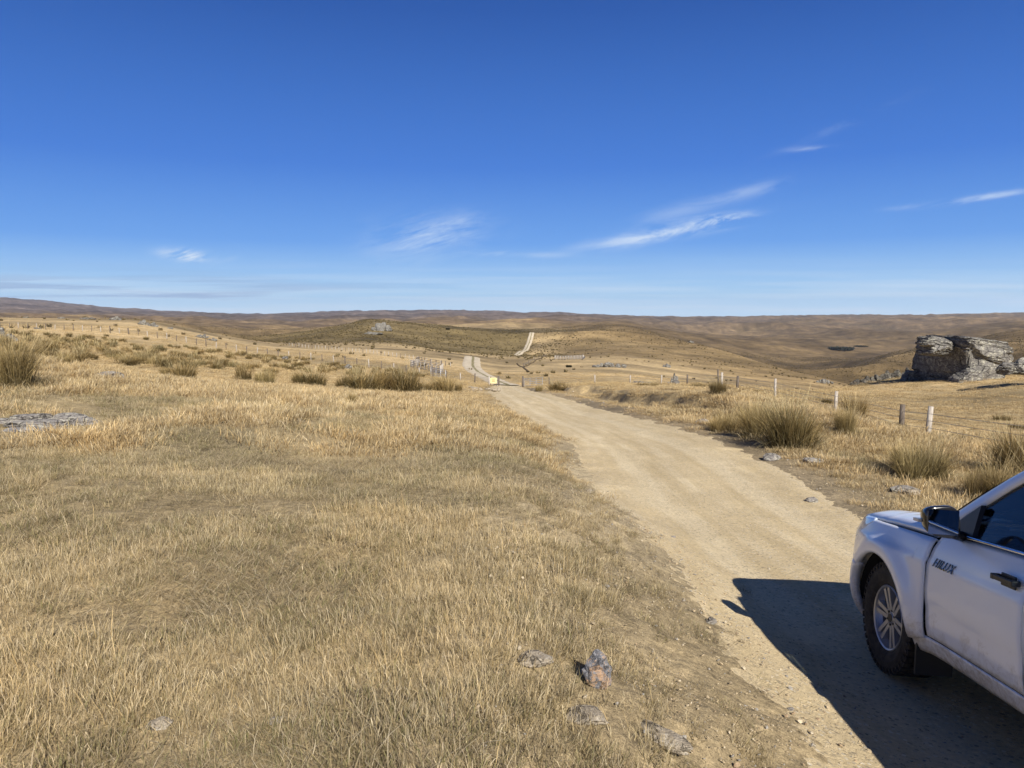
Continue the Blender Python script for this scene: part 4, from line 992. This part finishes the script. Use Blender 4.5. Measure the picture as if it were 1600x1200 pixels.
ink, _, _ = material('sign_ink', 0.6, (.22, .17, .08))
sx, sy = W2(771, 99.5); sz = float(H(sx, sy))
sg_ = empty('notice_board', (sx, sy, sz), 0, 'square yellow notice on the fence at the left of the gate', 'sign')
solid('sign_panel', [box((0, 0, .72), (.82, .03, .74))], yel, sg_)
solid('lettering', [box((-.02 + dx, -.02, z_), (w_, .008, .07)) for z_, w_, dx in ((.92, .5, 0), (.76, .36, 0), (.60, .44, 0))], ink, sg_)
solid('post', [tube((-.36, .06, -.2), (-.36, .06, 1.2), .05, n=8)], dwood, sg_)
solid('post', [tube((.36, .06, -.2), (.36, .06, 1.2), .05, n=8)], dwood, sg_)

# ------------------------------------------------------------------ the white pickup (x forward, y left, z up, origin under the front axle)
paint, nt, b = material('white_paint', 0.32, (.72, .73, .74), spec=.5)
b.inputs['Coat Weight'].default_value = 0.6; b.inputs['Coat Roughness'].default_value = 0.06
tc_ = nt.new('ShaderNodeTexCoord'); pz = nt.new('ShaderNodeSeparateXYZ'); nt.set(pz.inputs[0], tc_.outputs['Object'])
dn = nt.noise(tc_.outputs['Object'], 9, 6, .75, .6); dn2 = nt.noise(tc_.outputs['Object'], 45, 3, .7)
low = nt.new('ShaderNodeMapRange', i_1=.70, i_2=.34); nt.set(low.inputs[0], pz.outputs[2])
dirt = nt.math('MULTIPLY', nt.ramp(nt.math('ADD', nt.math('MULTIPLY', low.outputs[0], .42), dn), [(.68, (0, 0, 0)), (.95, (.8, .8, .8))]), nt.ramp(dn2, [(.3, (.35, .35, .35)), (.7, (1, 1, 1))]))
dust = nt.math('ADD', dirt, nt.math('MULTIPLY', dn, .10))
nt.set(b.inputs['Base Color'], nt.mix(dust, (.84, .845, .85), (.34, .28, .20)))
nt.set(b.inputs['Roughness'], nt.math('ADD', nt.math('MULTIPLY', dust, .5), .30))
black, _, _ = material('black_plastic', 0.42, (.018, .018, .02), spec=.5)
blackg, _, _ = material('gloss_black', 0.12, (.012, .012, .014), spec=.6)
rubber, nt, b = material('tyre_rubber', 0.85, (.030, .028, .026), spec=.25)
tc_ = nt.new('ShaderNodeTexCoord'); nt.set(b.inputs['Base Color'], nt.ramp(nt.noise(tc_.outputs['Object'], 12, 5, .7), [(.35, (.022, .021, .020)), (.7, (.075, .064, .048))]))
alloy, nt, b = material('grey_alloy', 0.42, (.42, .42, .43), .7)
badge_m, _, _ = material('badge_metal', 0.25, (.16, .17, .19), .8)
chrome, _, _ = material('chrome', 0.12, (.75, .75, .76), 1.0)
dark, _, _ = material('dark_underbody', 0.9, (.02, .02, .02), spec=.1)  # plain near-black for chassis, arch and bed liners, cabin floor, brakes
seatm, _, _ = material('dark_upholstery', 0.9, (.045, .045, .05), spec=.1)
mirror_m, _, _ = material('mirror_glass', 0.03, (.55, .58, .62), 1.0)
glassm = bpy.data.materials.new('tinted_glass'); glassm.use_nodes = True; nt = NT(glassm.node_tree); nt.n.remove(nt.n['Principled BSDF'])
tr = nt.new('ShaderNodeBsdfTransparent', i_Color=(.62, .70, .72, 1)); gl = nt.new('ShaderNodeBsdfGlossy', i_Roughness=.02, i_Color=(1, 1, 1, 1))
fr_ = nt.new('ShaderNodeFresnel', i_IOR=1.5); ms = nt.new('ShaderNodeMixShader'); nt.set(ms.inputs[0], fr_.outputs[0]); nt.l.new(tr.outputs[0], ms.inputs[1]); nt.l.new(gl.outputs[0], ms.inputs[2])
nt.l.new(ms.outputs[0], nt.n['Material Output'].inputs[0])
lensm, nt, b = material('headlamp_lens', 0.06, (.66, .74, .84), .35, spec=.9)
amber, _, _ = material('indicator_lens', 0.2, (.65, .62, .58), spec=.6)
redl, _, _ = material('tail_lamp_red', 0.15, (.45, .02, .02), spec=.6)

truck = empty('pickup_truck', (3.575, 5.330, -2.600), 0, 'white double-cab pickup truck parked on the dirt road at the right edge', 'pickup truck')
hd, pt_, rl = math.radians(87.45), math.radians(-5.5), math.radians(3.4)
f_ = Vector((math.cos(hd), math.sin(hd), 0)); l_ = Vector((-math.sin(hd), math.cos(hd), 0)); f_ = f_ * math.cos(pt_) + Vector((0, 0, math.sin(pt_)))
u_ = f_.cross(l_); l2 = l_ * math.cos(rl) + u_ * math.sin(rl); u2 = f_.cross(l2)
truck.rotation_euler = Matrix((f_, l2, u2)).transposed().to_euler()

WZ = np.array([[.24, .78], [.28, .81], [.36, .86], [.42, .885], [.50, .905], [.60, .917], [.75, .925], [.86, .926], [.925, .927], [.945, .913], [1.00, .900], [1.05, .880], [1.09, .858], [1.12, .835], [1.17, .82], [1.30, .80]])
def wz(z): return np.interp(z, WZ[:, 0], WZ[:, 1])
GZ = np.array([[.26, -.10], [.40, 0], [.62, .02], [.74, -.01], [.85, -.04], [.97, -.09], [1.03, -.15]])
def flare(x, z):
    r = 0
    for xw in (0.0, -3.085):
        d = np.hypot(x - xw, (z - .40) * np.where(z > .4, 1.0, .35)); r = r + .052 * np.exp(-(np.maximum(d - .49, 0) / .085) ** 2) * (d < .9) + .012 * np.exp(-((d - .49) / .3) ** 2)
    return r * sstep(1.08, .92, z)
def body_pt(s, z):
    """s: metres along the flank (negative, from x = .15) or 0..1 round the nose"""
    s = np.asarray(s, float); z = np.asarray(z, float); t = np.clip(s, 0, 1) * np.pi / 2; e = 2 / 3.4
    x = np.where(s <= 0, .15 + s, .15 + (.83 + np.interp(z, GZ[:, 0], GZ[:, 1])) * np.sin(t) ** e)
    y = wz(z) * np.where(s <= 0, 1.0, np.abs(np.cos(t)) ** e)
    y = y + flare(x, z) * np.where(s <= 0, 1, np.cos(t))
    return np.stack([x, y, z], -1)
def sx_of(x):     # nose parameter for a given x
    return np.where(x <= .15, x - .15, np.arcsin(np.clip((np.maximum(x, .15) - .15) / .81, 0, 1) ** 1.7) * 2 / np.pi)
def grid(pts, side, flip=False):
    n, m = pts.shape[:2]; v = pts.reshape(-1, 3).copy(); v[:, 1] *= side
    i, j = np.meshgrid(np.arange(n - 1), np.arange(m - 1), indexing='ij')
    q = np.stack([i * m + j, (i + 1) * m + j, (i + 1) * m + j + 1, i * m + j + 1], -1).reshape(-1, 4)
    if (side < 0) != flip: q = q[:, ::-1]
    return v, q
def part(name, grids, mat, parent=None, thick=.012, smooth=True, **kw):
    V, Q, o_ = [], [], 0
    for v, q in grids: V.append(v); Q.append(np.asarray(q) + o_); o_ += len(v)
    me = np_mesh(name, np.vstack(V), np.vstack(Q), smooth=smooth)
    o = link(name, me, mat, parent or truck, **kw)
    if thick:
        md = o.modifiers.new('thickness', 'SOLIDIFY'); md.thickness = thick; md.offset = -1
        md.use_rim = True
    return o
def ruled(sv, z0, z1, n, inset=.02, edge_in=(1, 1)):
    """panel between curves z0(s), z1(s), with its upper and lower lips folded inwards"""
    t = np.linspace(0, 1, n); Z = z0[:, None] * (1 - t) + z1[:, None] * t; S_ = np.broadcast_to(sv[:, None], Z.shape)
    p = body_pt(S_, Z)
    c = p[:, :1].copy(); c[..., 1] -= inset * 1.6; c[..., 2] += .002
    d = p[:, -1:].copy(); d[..., 1] -= inset; d[..., 2] -= inset
    L = ([c] if edge_in[0] else []) + [p] + ([d] if edge_in[1] else [])
    return np.concatenate(L, 1)
RA = .455
def arch_z(x, xw=0.0): return .40 + np.sqrt(np.maximum(RA ** 2 - (x - xw) ** 2, 0))
ZT = np.array([[-.7, 1.108], [-.3, 1.095], [0, 1.08], [.3, 1.055], [.5, 1.025], [.9, .99]])
def zt(x): return np.interp(x, ZT[:, 0], ZT[:, 1])
HBX = np.array([[.30, 1.048], [.40, .985], [.52, .895], [.64, .835], [.78, .80], [.90, .785]])
HB = np.vstack([[[-9, 1.3]], np.stack([sx_of(HBX[:, 0]), HBX[:, 1]], -1)])
SH0, SH1 = float(sx_of(np.array(.305))), .80
SF1 = float(sx_of(np.array(.68)))
for side in (1, -1):
    # front fender
    xa = RA * np.cos(np.linspace(math.pi, math.acos(.745), 30)); xs = np.concatenate([[-.605, -.56, -.51, -RA - .004], xa, np.linspace(.36, .68, 12)])
    sv = sx_of(xs); z0 = np.where(xs < -RA - .001, .43, np.where(xs < .345, arch_z(xs), .72)); z0 = np.where(xs > .345, .72, z0); z0[:4] = [.44, .425, .41, .40]
    z1 = np.minimum(zt(xs), np.interp(sv, HB[:, 0], HB[:, 1])) - .004
    part('front_fender', [grid(ruled(sv, z0, z1, 22), side)], paint)
    # bumper side and corner
    zz = np.linspace(.27, .716, 16); u = np.linspace(0, 1, 26)
    s0 = sx_of(np.where(zz > .4, np.sqrt(np.maximum(RA ** 2 - (zz - .4) ** 2, 0)), RA + .0 + (zz < .4) * (.4 - zz) * .35))
    SS = s0[:, None] * (1 - u) + u * 1.0; bp_ = body_pt(SS, np.broadcast_to(zz[:, None], SS.shape))
    bot = bp_[:1].copy(); bot[..., 1] *= .9; bot[..., 0] -= .05
    lip = bp_[:, :1].copy(); lip[..., 1] -= .05
    bp_ = np.concatenate([lip, bp_], 1)
    g1 = grid(bp_, side, True)
    sb = np.linspace(SF1, 1, 20); za = np.full(20, .716); zb_ = np.where(sb < SH1, np.interp(sb, HB[:, 0], HB[:, 1]) - .006, .75)
    if side == 1: bump = [g1, grid(ruled(sb, za, zb_, 5, edge_in=(0, 1)), side)]
    else: part('front_bumper', bump + [g1, grid(ruled(sb, za, zb_, 5, edge_in=(0, 1)), side)], paint)
    # headlight
    sh_ = np.concatenate([sx_of(np.linspace(.305, .80, 18)), np.linspace(float(sx_of(np.array(.80))) + .03, SH1, 10)]); hz0 = np.interp(sh_, HB[:, 0], HB[:, 1]); hz1 = np.interp(sh_, [SH0, .5, SH1], [1.058, 1.03, 1.0]) - .004
    hp = ruled(sh_, hz0, hz1, 8); hl = part('headlight', [grid(hp, side)], lensm)
    hq = ruled(sh_[2:], hz0[2:], hz0[2:] + .022, 3, edge_in=(0, 0)); hq[..., 1] += .004
    part('lamp_trim', [grid(hq, side)], black, hl, .004)
    # doors
    for nm, xa_, xb_ in (('front_door', -.615, -1.605), ('rear_door', -1.617, -2.40)):
        xs = np.linspace(xa_, xb_, 24); bow = np.zeros_like(xs)
        z0 = np.full(24, .455); z1 = 1.118 + (-.6 - xs) * .030
        p = ruled(sx_of(xs), z0, z1, 26)
        p[..., 1] -= .006 * np.exp(-((p[..., 2] - .62) / .05) ** 2)          # pressed line low on the door
        p[..., 0] += np.interp(p[..., 2], [.45, .75, 1.0, 1.12], [-.02, 0.012, 0, -.03]) * np.linspace(1, .3, 24)[:, None]
        d = part(nm, [grid(p, side)], paint)
        hx = xb_ + .135
        V, q = box((hx, side * .955, 1.015), (.18, .018, .028)); h = solid('door_handle', [(V, q), box((hx + .085, side * .94, 1.015), (.03, .05, .032)), box((hx - .085, side * .94, 1.015), (.03, .05, .032)), box((hx, side * .92, 1.01), (.13, .012, .07))], black, d)
        bv = h.modifiers.new('bevel', 'BEVEL'); bv.width = .009; bv.segments = 3
        xs = np.linspace(xa_ - .06, xb_, 12); zt0 = 1.122 + (-.6 - xs) * .030
        tp = np.stack([np.stack([xs, np.full(12, .842), zt0], -1), np.stack([xs, np.full(12, .848), zt0 + .008], -1), np.stack([xs, np.full(12, .842), zt0 + .018], -1), np.stack([xs, np.full(12, .82), zt0 + .02], -1)], 1)
        part('belt_trim', [grid(tp, side)], chrome if nm == 'front_door' else black, d, .004)
        if nm == 'front_door':
            fd = d
            cu = bpy.data.curves.new('badge', 'FONT'); cu.body = 'HILUX'; cu.size = .08; cu.shear = .25; cu.extrude = .004; cu.offset = .0; cu.space_character = 1.12
            tmp = bpy.data.objects.new('tmp', cu); COL.objects.link(tmp); bpy.context.view_layer.update()
            bme = bpy.data.meshes.new_from_object(tmp.evaluated_get(bpy.context.evaluated_depsgraph_get())); bpy.data.objects.remove(tmp)
            v = np.array([q_.co[:] for q_ in bme.vertices]); z_ = .915 + v[:, 1] * .95
            x_ = -.685 - v[:, 0] * .95 if side == 1 else -.98 + v[:, 0] * .95
            yb = wz(z_) + .006 + v[:, 2] * .8
            for k, q_ in enumerate(bme.vertices): q_.co = (x_[k], side * yb[k], z_[k])
            bme.name = 'badge'; link('badge', bme, badge_m, d)
    # sill under the doors
    xs = np.linspace(-.50, -2.64, 20); part('sill', [grid(ruled(sx_of(xs), np.full(20, .33), np.full(20, .45), 6), side)], paint)
    # rear quarter of the cab
    xs = np.linspace(-2.412, -2.70, 8); part('cab_quarter', [grid(ruled(sx_of(xs), np.where(xs < -2.63, .70, .46), np.full(8, 1.175), 12), side)], paint)
    # load bed side
    aw = -3.085 + RA * np.cos(np.linspace(0, math.pi, 30)); xs = np.concatenate([[-2.735], aw, [-3.56, -3.8, -4.1, -4.3]])
    z0 = np.where(np.abs(xs + 3.085) < RA, arch_z(xs, -3.085), .42); z0[0] = max(z0[0], .70)
    part('bed_side', [grid(ruled(sx_of(xs), z0, np.full(len(xs), 1.235), 22), side)], paint)
    # cab frame: windscreen pillar, roof rail, rear pillar
    outer = np.array([[-.40, 1.085], [-.62, 1.265], [-.80, 1.40], [-.98, 1.525], [-1.15, 1.63], [-1.32, 1.70], [-1.55, 1.738], [-1.9, 1.752], [-2.2, 1.75], [-2.42, 1.725], [-2.58, 1.66], [-2.64, 1.45], [-2.70, 1.17]])
    inner = np.array([[-.60, 1.118], [-.735, 1.215], [-.90, 1.335], [-1.06, 1.455], [-1.22, 1.56], [-1.38, 1.625], [-1.6, 1.665], [-1.9, 1.68], [-2.15, 1.67], [-2.31, 1.62], [-2.39, 1.52], [-2.44, 1.38], [-2.46, 1.17]])
    def fin(a):
        k = np.linspace(0, len(a) - 1, 60); return np.stack([np.interp(k, np.arange(len(a)), a[:, 0]), np.interp(k, np.arange(len(a)), a[:, 1])], -1)
    O, I = fin(outer), fin(inner); ysd = lambda z: .842 - (z - 1.12) * .385
    rows = []
    for t, dy in ((-.03, -.03), (0, 0), (.3, .006), (.6, .004), (.85, -.012), (1.0, -.045)):
        q_ = I + (O - I) * max(t, 0); rows.append(np.stack([q_[:, 0], ysd(q_[:, 1]) + dy, q_[:, 1]], -1))
    part('cab_frame', [grid(np.stack(rows, 1), side)], paint)
    rv_edge = rows[-1]
    # centre pillar
    zz = np.linspace(1.13, 1.675, 8); cp = np.stack([np.stack([np.full(8, x_), ysd(zz) + .004, zz], -1) for x_ in (-1.585, -1.655)], 1)
    part('door_pillar', [grid(cp, side, True)], blackg, None, .02)
    # side windows (inside the frame), the front one with its black corner sail
    def window(xa_, xb_, nm):
        xs = np.linspace(xa_, xb_, 16); top = np.interp(-xs, -I[:, 0], I[:, 1]) + .012
        if xb_ < -2.3: top = np.minimum(top, 1.66)
        t = np.linspace(0, 1, 8); Z = 1.12 * (1 - t) + top[:, None] * t; p = np.stack([np.broadcast_to(xs[:, None], Z.shape), ysd(Z) - .018, Z], -1)
        return part(nm, [grid(p, side)], glassm, None, 0)
    window(-.62, -1.62, 'side_window'); window(-1.63, -2.44, 'side_window')
    # door mirror
    mp = (-.93, side * 1.03, 1.235)
    bm = bmesh.new(); bmesh.ops.create_uvsphere(bm, u_segments=28, v_segments=18, radius=1)
    for v_ in bm.verts:
        x_, y_, z_ = v_.co; e = .62
        x_, y_, z_ = (math.copysign(abs(c_) ** e, c_) for c_ in (x_, y_, z_))
        x_ = max(x_, -.55); kk = 1 - .22 * max(0, x_ + .2)
        v_.co = (mp[0] + .10 * x_, mp[1] + side * (.104 * y_ * kk + .012 * z_), mp[2] + .096 * z_ * kk * (1 - .12 * (y_ * 1.0)))
    me = bpy.data.meshes.new('side_mirror'); bm.to_mesh(me); bm.free(); me.polygons.foreach_set('use_smooth', [True] * len(me.polygons))
    sm_ = link('side_mirror', me, blackg, truck)
    part('mirror_glass', [grid(np.array([[[mp[0] - .058, mp[1] + side * (a * .088), mp[2] + c_ * .074] for c_ in (-1, -.6, 0, .6, 1)] for a in (-1, -.5, 0, .5, 1)]) * np.array([1, side, 1]), side)], mirror_m, sm_, 0)
    solid('mirror_arm', [tube((-.84, side * .83, 1.135), (mp[0] + .01, side * .96, 1.165), .032, .03, 10)], black, sm_, True)
    solid('indicator_strip', [box((mp[0] + .055, mp[1] + side * .085, mp[2] - .01), (.07, .05, .018))], amber, sm_)
    V = [(-.62, side * .846, 1.115), (-.95, side * .846, 1.125), (-.93, side * .785, 1.345), (-.80, side * .80, 1.265)]
    solid('mirror_base', [(V + [(x_, y_ - side * .03, z_) for x_, y_, z_ in V], [[0, 1, 2, 3], [7, 6, 5, 4], [0, 4, 5, 1], [1, 5, 6, 2], [2, 6, 7, 3], [3, 7, 4, 0]])], black, sm_)
    # mud flap, wheel housing
    for xw, nm in ((0.0, 'front'), (-3.085, 'rear')):
        o = solid('mud_flap', [box((xw - .515, side * .80, .335), (.02, .24, .34))], black, truck)
        th = np.linspace(0, math.pi, 20)
        wl = np.stack([np.stack([xw + (RA + .02) * np.cos(th), np.full(20, y_), .40 + (RA + .02) * np.sin(th)], -1) for y_ in (.90, .50)], 1)
        wl2 = np.stack([wl[:, 1], np.stack([xw + 0 * th, np.full(20, .5), np.full(20, .40)], -1)], 1)
        part('wheel_arch_liner', [grid(wl, side), grid(wl2, side)], dark, None, .004)
# bonnet
sv = np.concatenate([np.linspace(-.735, 0, 18), sx_of(np.linspace(.19, .84, 18)), np.linspace(float(sx_of(np.array(.84))) + .03, 1, 12)]); r = np.linspace(0, 1, 12)
zE = zt(np.where(sv <= 0, .15 + sv, 0) * (sv <= 0)) * (sv <= 0) + np.interp(sv, [0, SH0, .5, 1.0], [1.070, 1.060, 1.033, 1.0]) * (sv > 0)
E_ = body_pt(sv, np.minimum(zE, 1.09)); E_[:, 2] = zE + .002; E_[:, 1] = np.minimum(E_[:, 1], .856) - .003; E_[:, 0] = np.where(sv > 0, E_[:, 0] - .004, E_[:, 0])
E_[-1, 1] = 0
spx = np.interp(np.arange(len(sv)) / (len(sv) - 1), [0, 1], [-.24, E_[-1, 0]]); crown = np.interp(spx, [-.3, .3, .7, .86], [.072, .075, .05, .0])
hoods = []
for side in (1, -1):
    p = np.zeros((len(sv), 13, 3))
    for k, rr_ in enumerate(r):
        p[:, k, 0] = spx + (E_[:, 0] - spx) * rr_ ** 1.6; p[:, k, 1] = E_[:, 1] * rr_
        p[:, k, 2] = E_[:, 2] + crown * (1 - rr_ ** 3.2) - .012 * np.exp(-((rr_ - .55) / .1) ** 2) * (crown / .07) + .010 * np.exp(-((rr_ - .78) / .1) ** 2) * (crown / .07)
    p[:, 12] = p[:, 11] - np.array([0, .012, .022])
    hoods.append(grid(p, side, True))
part('bonnet', hoods, paint)
# grille
sg2 = np.linspace(SH1 + .01, 1, 8); gr_ = []
for side in (1, -1):
    p = ruled(sg2, np.full(8, .765), np.full(8, .985), 5); p[..., 0] -= .02; gr_.append(grid(p, side))
gro = part('grille', gr_, black)
solid('grille_bar', [box((.885, 0, z_), (.03, .98, .02)) for z_ in (.80, .86, .92)] , chrome, gro)
# windscreen, roof, rear window
yy_ = np.linspace(-1, 1, 15)
wb = np.stack([-.235 - .17 * yy_ ** 2, .80 * yy_, 1.165 - .05 * yy_ ** 2], -1); wt_ = np.stack([-1.16 - .10 * yy_ ** 2, .60 * yy_, 1.755 - .075 * yy_ ** 2], -1)
t = np.linspace(0, 1, 10)[None, :, None]; p = wb[:, None] * (1 - t) + wt_[:, None] * t; p[..., 0] += .03 * np.sin(t[..., 0] * np.pi); p[..., 2] += .015 * np.sin(t[..., 0] * np.pi)
part('windscreen', [grid(p, 1)], glassm, None, 0)
xs = np.linspace(0, 1, 20); ye = np.interp(xs, [0, .1, .3, .8, 1], [.60, .595, .59, .585, .60])
front_ = wt_; rear_ = np.stack([np.full(15, -2.60), .59 * yy_, 1.74 - .05 * yy_ ** 2], -1)
p = front_[:, None] * (1 - xs[None, :, None]) + rear_[:, None] * xs[None, :, None]
p[..., 2] += (.055 * np.sin(np.clip(xs, 0, 1) * np.pi) ** .7)[None] * (1 - .45 * yy_[:, None] ** 2)
part('roof', [grid(p, 1)], paint)
rb = np.stack([np.full(15, -2.70), .80 * yy_, np.full(15, 1.19)], -1); p = rear_[:, None] * (1 - t) + rb[:, None] * t
part('rear_window', [grid(p, 1, False)], glassm, None, 0)
solid('cab_back_panel', [box((-2.705, 0, .84), (.02, 1.64, .70))], paint, truck)
solid('scuttle', [box((-.40, 0, 1.085), (.34, 1.58, .05)), box((-.52, 0, .98), (.05, 1.60, .18))], black, truck)
wp = solid('wiper', [tube((-.30, .62, 1.165), (-.36, -.02, 1.185), .009, n=6), tube((-.30, 0, 1.165), (-.36, -.62, 1.165), .009, n=6)], black, truck)
# load bed
solid('bed_liner', [box((-3.51, 0, .72), (1.53, 1.60, .03)), box((-2.76, 0, .98), (.03, 1.62, .50)), box((-3.51, .775, .97), (1.53, .03, .50)), box((-3.51, -.775, .97), (1.53, .03, .50))], dark, truck)
tg = solid('tailgate', [box((-4.31, 0, .965), (.06, 1.56, .53))], paint, truck); solid('tailgate_handle', [box((-4.345, 0, 1.08), (.02, .24, .08))], black, tg)
rbm = solid('rear_bumper', [box((-4.40, 0, .52), (.16, 1.72, .20))], chrome, truck)
for sd in (.86, -.86): solid('tail_lamp', [box((-4.32, sd, .98), (.07, .09, .42))], redl, truck)
solid('chassis', [box((-1.9, 0, .47), (4.6, 1.50, .14)), box((.10, 0, .70), (1.10, .98, .52)), box((-1.9, .45, .34), (4.4, .12, .12)), box((-1.9, -.45, .34), (4.4, .12, .12)), tube((0, -.75, .388), (0, .75, .388), .05), tube((-3.085, -.75, .388), (-3.085, .75, .388), .07)], dark, truck)
# cabin
solid('dashboard', [box((-.66, 0, .98), (.46, 1.46, .26), 0, .9), box((-.86, -.38, 1.10), (.10, .36, .06))], seatm, truck)
th = np.linspace(0, 2 * math.pi, 21); ring = [Vector((-1.02 + .08 * math.sin(a), -.38 + .19 * math.cos(a), 1.10 + .175 * math.sin(a))) for a in th]
solid('steering_wheel', [tube(ring[k], ring[k + 1], .016, n=6) for k in range(20)] + [tube((-.80, -.38, 1.02), (-1.02, -.38, 1.10), .03), box((-1.02, -.38, 1.10), (.03, .34, .04))], black, truck, True)
for yy0 in (.38, -.38):
    st_ = solid('front_seat', [box((-1.42, yy0, .78), (.52, .52, .20)), box((-1.72, yy0, 1.10), (.16, .50, .62), 0, .85)], seatm, truck)
    bv = st_.modifiers.new('bevel', 'BEVEL'); bv.width = .05; bv.segments = 3
    hr = solid('headrest', [box((-1.76, yy0, 1.50), (.11, .27, .17))], seatm, st_); bv = hr.modifiers.new('bevel', 'BEVEL'); bv.width = .04; bv.segments = 3
rs = solid('rear_seat', [box((-2.25, 0, .80), (.46, 1.36, .18)), box((-2.52, 0, 1.08), (.14, 1.36, .54), 0, .95)], seatm, truck); bv = rs.modifiers.new('bevel', 'BEVEL'); bv.width = .05; bv.segments = 3
solid('cabin_mirror', [box((-1.10, 0, 1.60), (.03, .24, .07)), tube((-1.08, 0, 1.60), (-1.12, 0, 1.70), .012, n=6)], black, truck)
solid('cabin_floor', [box((-1.6, 0, .56), (2.2, 1.62, .05))], dark, truck)
# wheels
def lathe(prof, n=64):
    prof = np.array(prof); th = np.linspace(0, 2 * np.pi, n + 1)[:-1]
    v = np.stack([np.stack([r_ * np.cos(th), np.full(n, y_), r_ * np.sin(th)], -1) for r_, y_ in prof], 0).reshape(-1, 3)
    m = len(prof); i, j = np.meshgrid(np.arange(m - 1), np.arange(n), indexing='ij'); j2 = (j + 1) % n
    return v, np.stack([i * n + j, i * n + j2, (i + 1) * n + j2, (i + 1) * n + j], -1).reshape(-1, 4)
def make_wheel():
    root = bpy.data.objects.new('wheel', None)
    tv, tq = lathe([(.222, .085), (.235, .105), (.262, .122), (.31, .134), (.345, .130), (.368, .116), (.378, .095), (.380, 0), (.378, -.095), (.368, -.116), (.31, -.134), (.262, -.122), (.222, -.09)])
    sh = [(tv.tolist(), tq.tolist())]
    for k in range(44):        # tread blocks
        a = 2 * math.pi * k / 44
        for yb, w_, off in ((.098, .05, 0), (.040, .045, .5), (-.02, .045, 0), (-.098, .05, .5)):
            aa = a + off * 2 * math.pi / 44; c_, s_ = math.cos(aa), math.sin(aa)
            v, q_ = box((0, 0, 0), (.040, w_, .018)); v = [(c_ * (.383 + z_) - s_ * x_, y_ + yb, s_ * (.383 + z_) + c_ * x_) for x_, y_, z_ in v]; sh.append((v, q_))
        if k % 1 == 0:
            c_, s_ = math.cos(a), math.sin(a); v, q_ = box((0, 0, 0), (.022, .014, .034)); v = [(c_ * (.362 + z_) - s_ * x_, y_ + .122, s_ * (.362 + z_) + c_ * x_) for x_, y_, z_ in v]; sh.append((v, q_))
    ty = solid('tyre', sh, rubber, root)
    rv, rq = lathe([(.200, -.09), (.205, .03), (.214, .085), (.228, .100), (.232, .104), (.226, .110), (.216, .104), (.208, .080), (.196, .055)])
    sh = [(rv.tolist(), rq.tolist())]
    for k in range(6):
        a0 = math.pi / 2 + k * math.pi / 3
        for d in (-1, 1):      # paired spokes
            a1, a2 = a0 + d * .30, a0 + d * .145
            P0_ = Vector((math.cos(a1) * .055, 0, math.sin(a1) * .055)); P1_ = Vector((math.cos(a2) * .212, 0, math.sin(a2) * .212)); dr = (P1_ - P0_).normalized(); sd_ = Vector((-dr.z, 0, dr.x))
            V = []
            for Pp, w_, y0_, y1_ in ((P0_, .020, .035, .082), (P0_.lerp(P1_, .5), .0175, .04, .088), (P1_, .020, .05, .094)):
                V += [tuple(Pp - sd_ * w_ + Vector((0, y0_, 0))), tuple(Pp + sd_ * w_ + Vector((0, y0_, 0))), tuple(Pp + sd_ * w_ * .8 + Vector((0, y1_, 0))), tuple(Pp - sd_ * w_ * .8 + Vector((0, y1_, 0)))]
            sh.append((V, [[i + j, i + (j + 1) % 4, i + 4 + (j + 1) % 4, i + 4 + j] for i in (0, 4) for j in range(4)] + [[0, 3, 2, 1], [8, 9, 10, 11]]))
    cv_, cq_ = lathe([(.001, .088), (.034, .087), (.040, .080), (.066, .074), (.072, .05), (.072, .02)], 32); sh.append((cv_.tolist(), cq_.tolist()))
    rim = solid('rim', sh, alloy, root)
    for k in range(6):
        a = k * math.pi / 3; sh = tube((math.cos(a) * .053, .07, math.sin(a) * .053), (math.cos(a) * .053, .086, math.sin(a) * .053), .009, n=6)
        if k == 0: nuts = []
        nuts.append(sh)
    nuts.append(tube((0, .086, 0), (0, .090, 0), .030, n=20))
    solid('wheel_nuts', nuts, black, root)
    dv, dq = lathe([(.001, .0), (.16, .0), (.16, -.02), (.205, -.03)], 32); solid('brake_disc', [(dv.tolist(), dq.tolist())], dark, root)
    return root
w0 = make_wheel(); COL.objects.link(w0)
for k, (x_, s_) in enumerate(((0, 1), (0, -1), (-3.085, 1), (-3.085, -1))):
    if k == 0: w = w0
    else:
        w = w0.copy(); COL.objects.link(w)
        for ch in list(w0.children): c_ = ch.copy(); c_.parent = w; COL.objects.link(c_)
    w.parent = truck; w.location = (x_, s_ * .775, .388); w.rotation_euler = (0, .35 + k, 0) if s_ > 0 else (0, .2, math.pi)

# ------------------------------------------------------------------ the air between here and the far hills
hm = bpy.data.materials.new('thin_haze'); hm.use_nodes = True; nt = NT(hm.node_tree); nt.n.remove(nt.n['Principled BSDF'])
pv = nt.new('ShaderNodeVolumePrincipled', i_Density=3.0e-5, i_Anisotropy=0.1); pv.inputs['Color'].default_value = (.70, .80, 1.0, 1)
nt.l.new(pv.outputs[0], nt.n['Material Output'].inputs['Volume'])
solid('haze', [box((0, 0, -60), (33000, 33000, 900))], hm, kind='stuff')
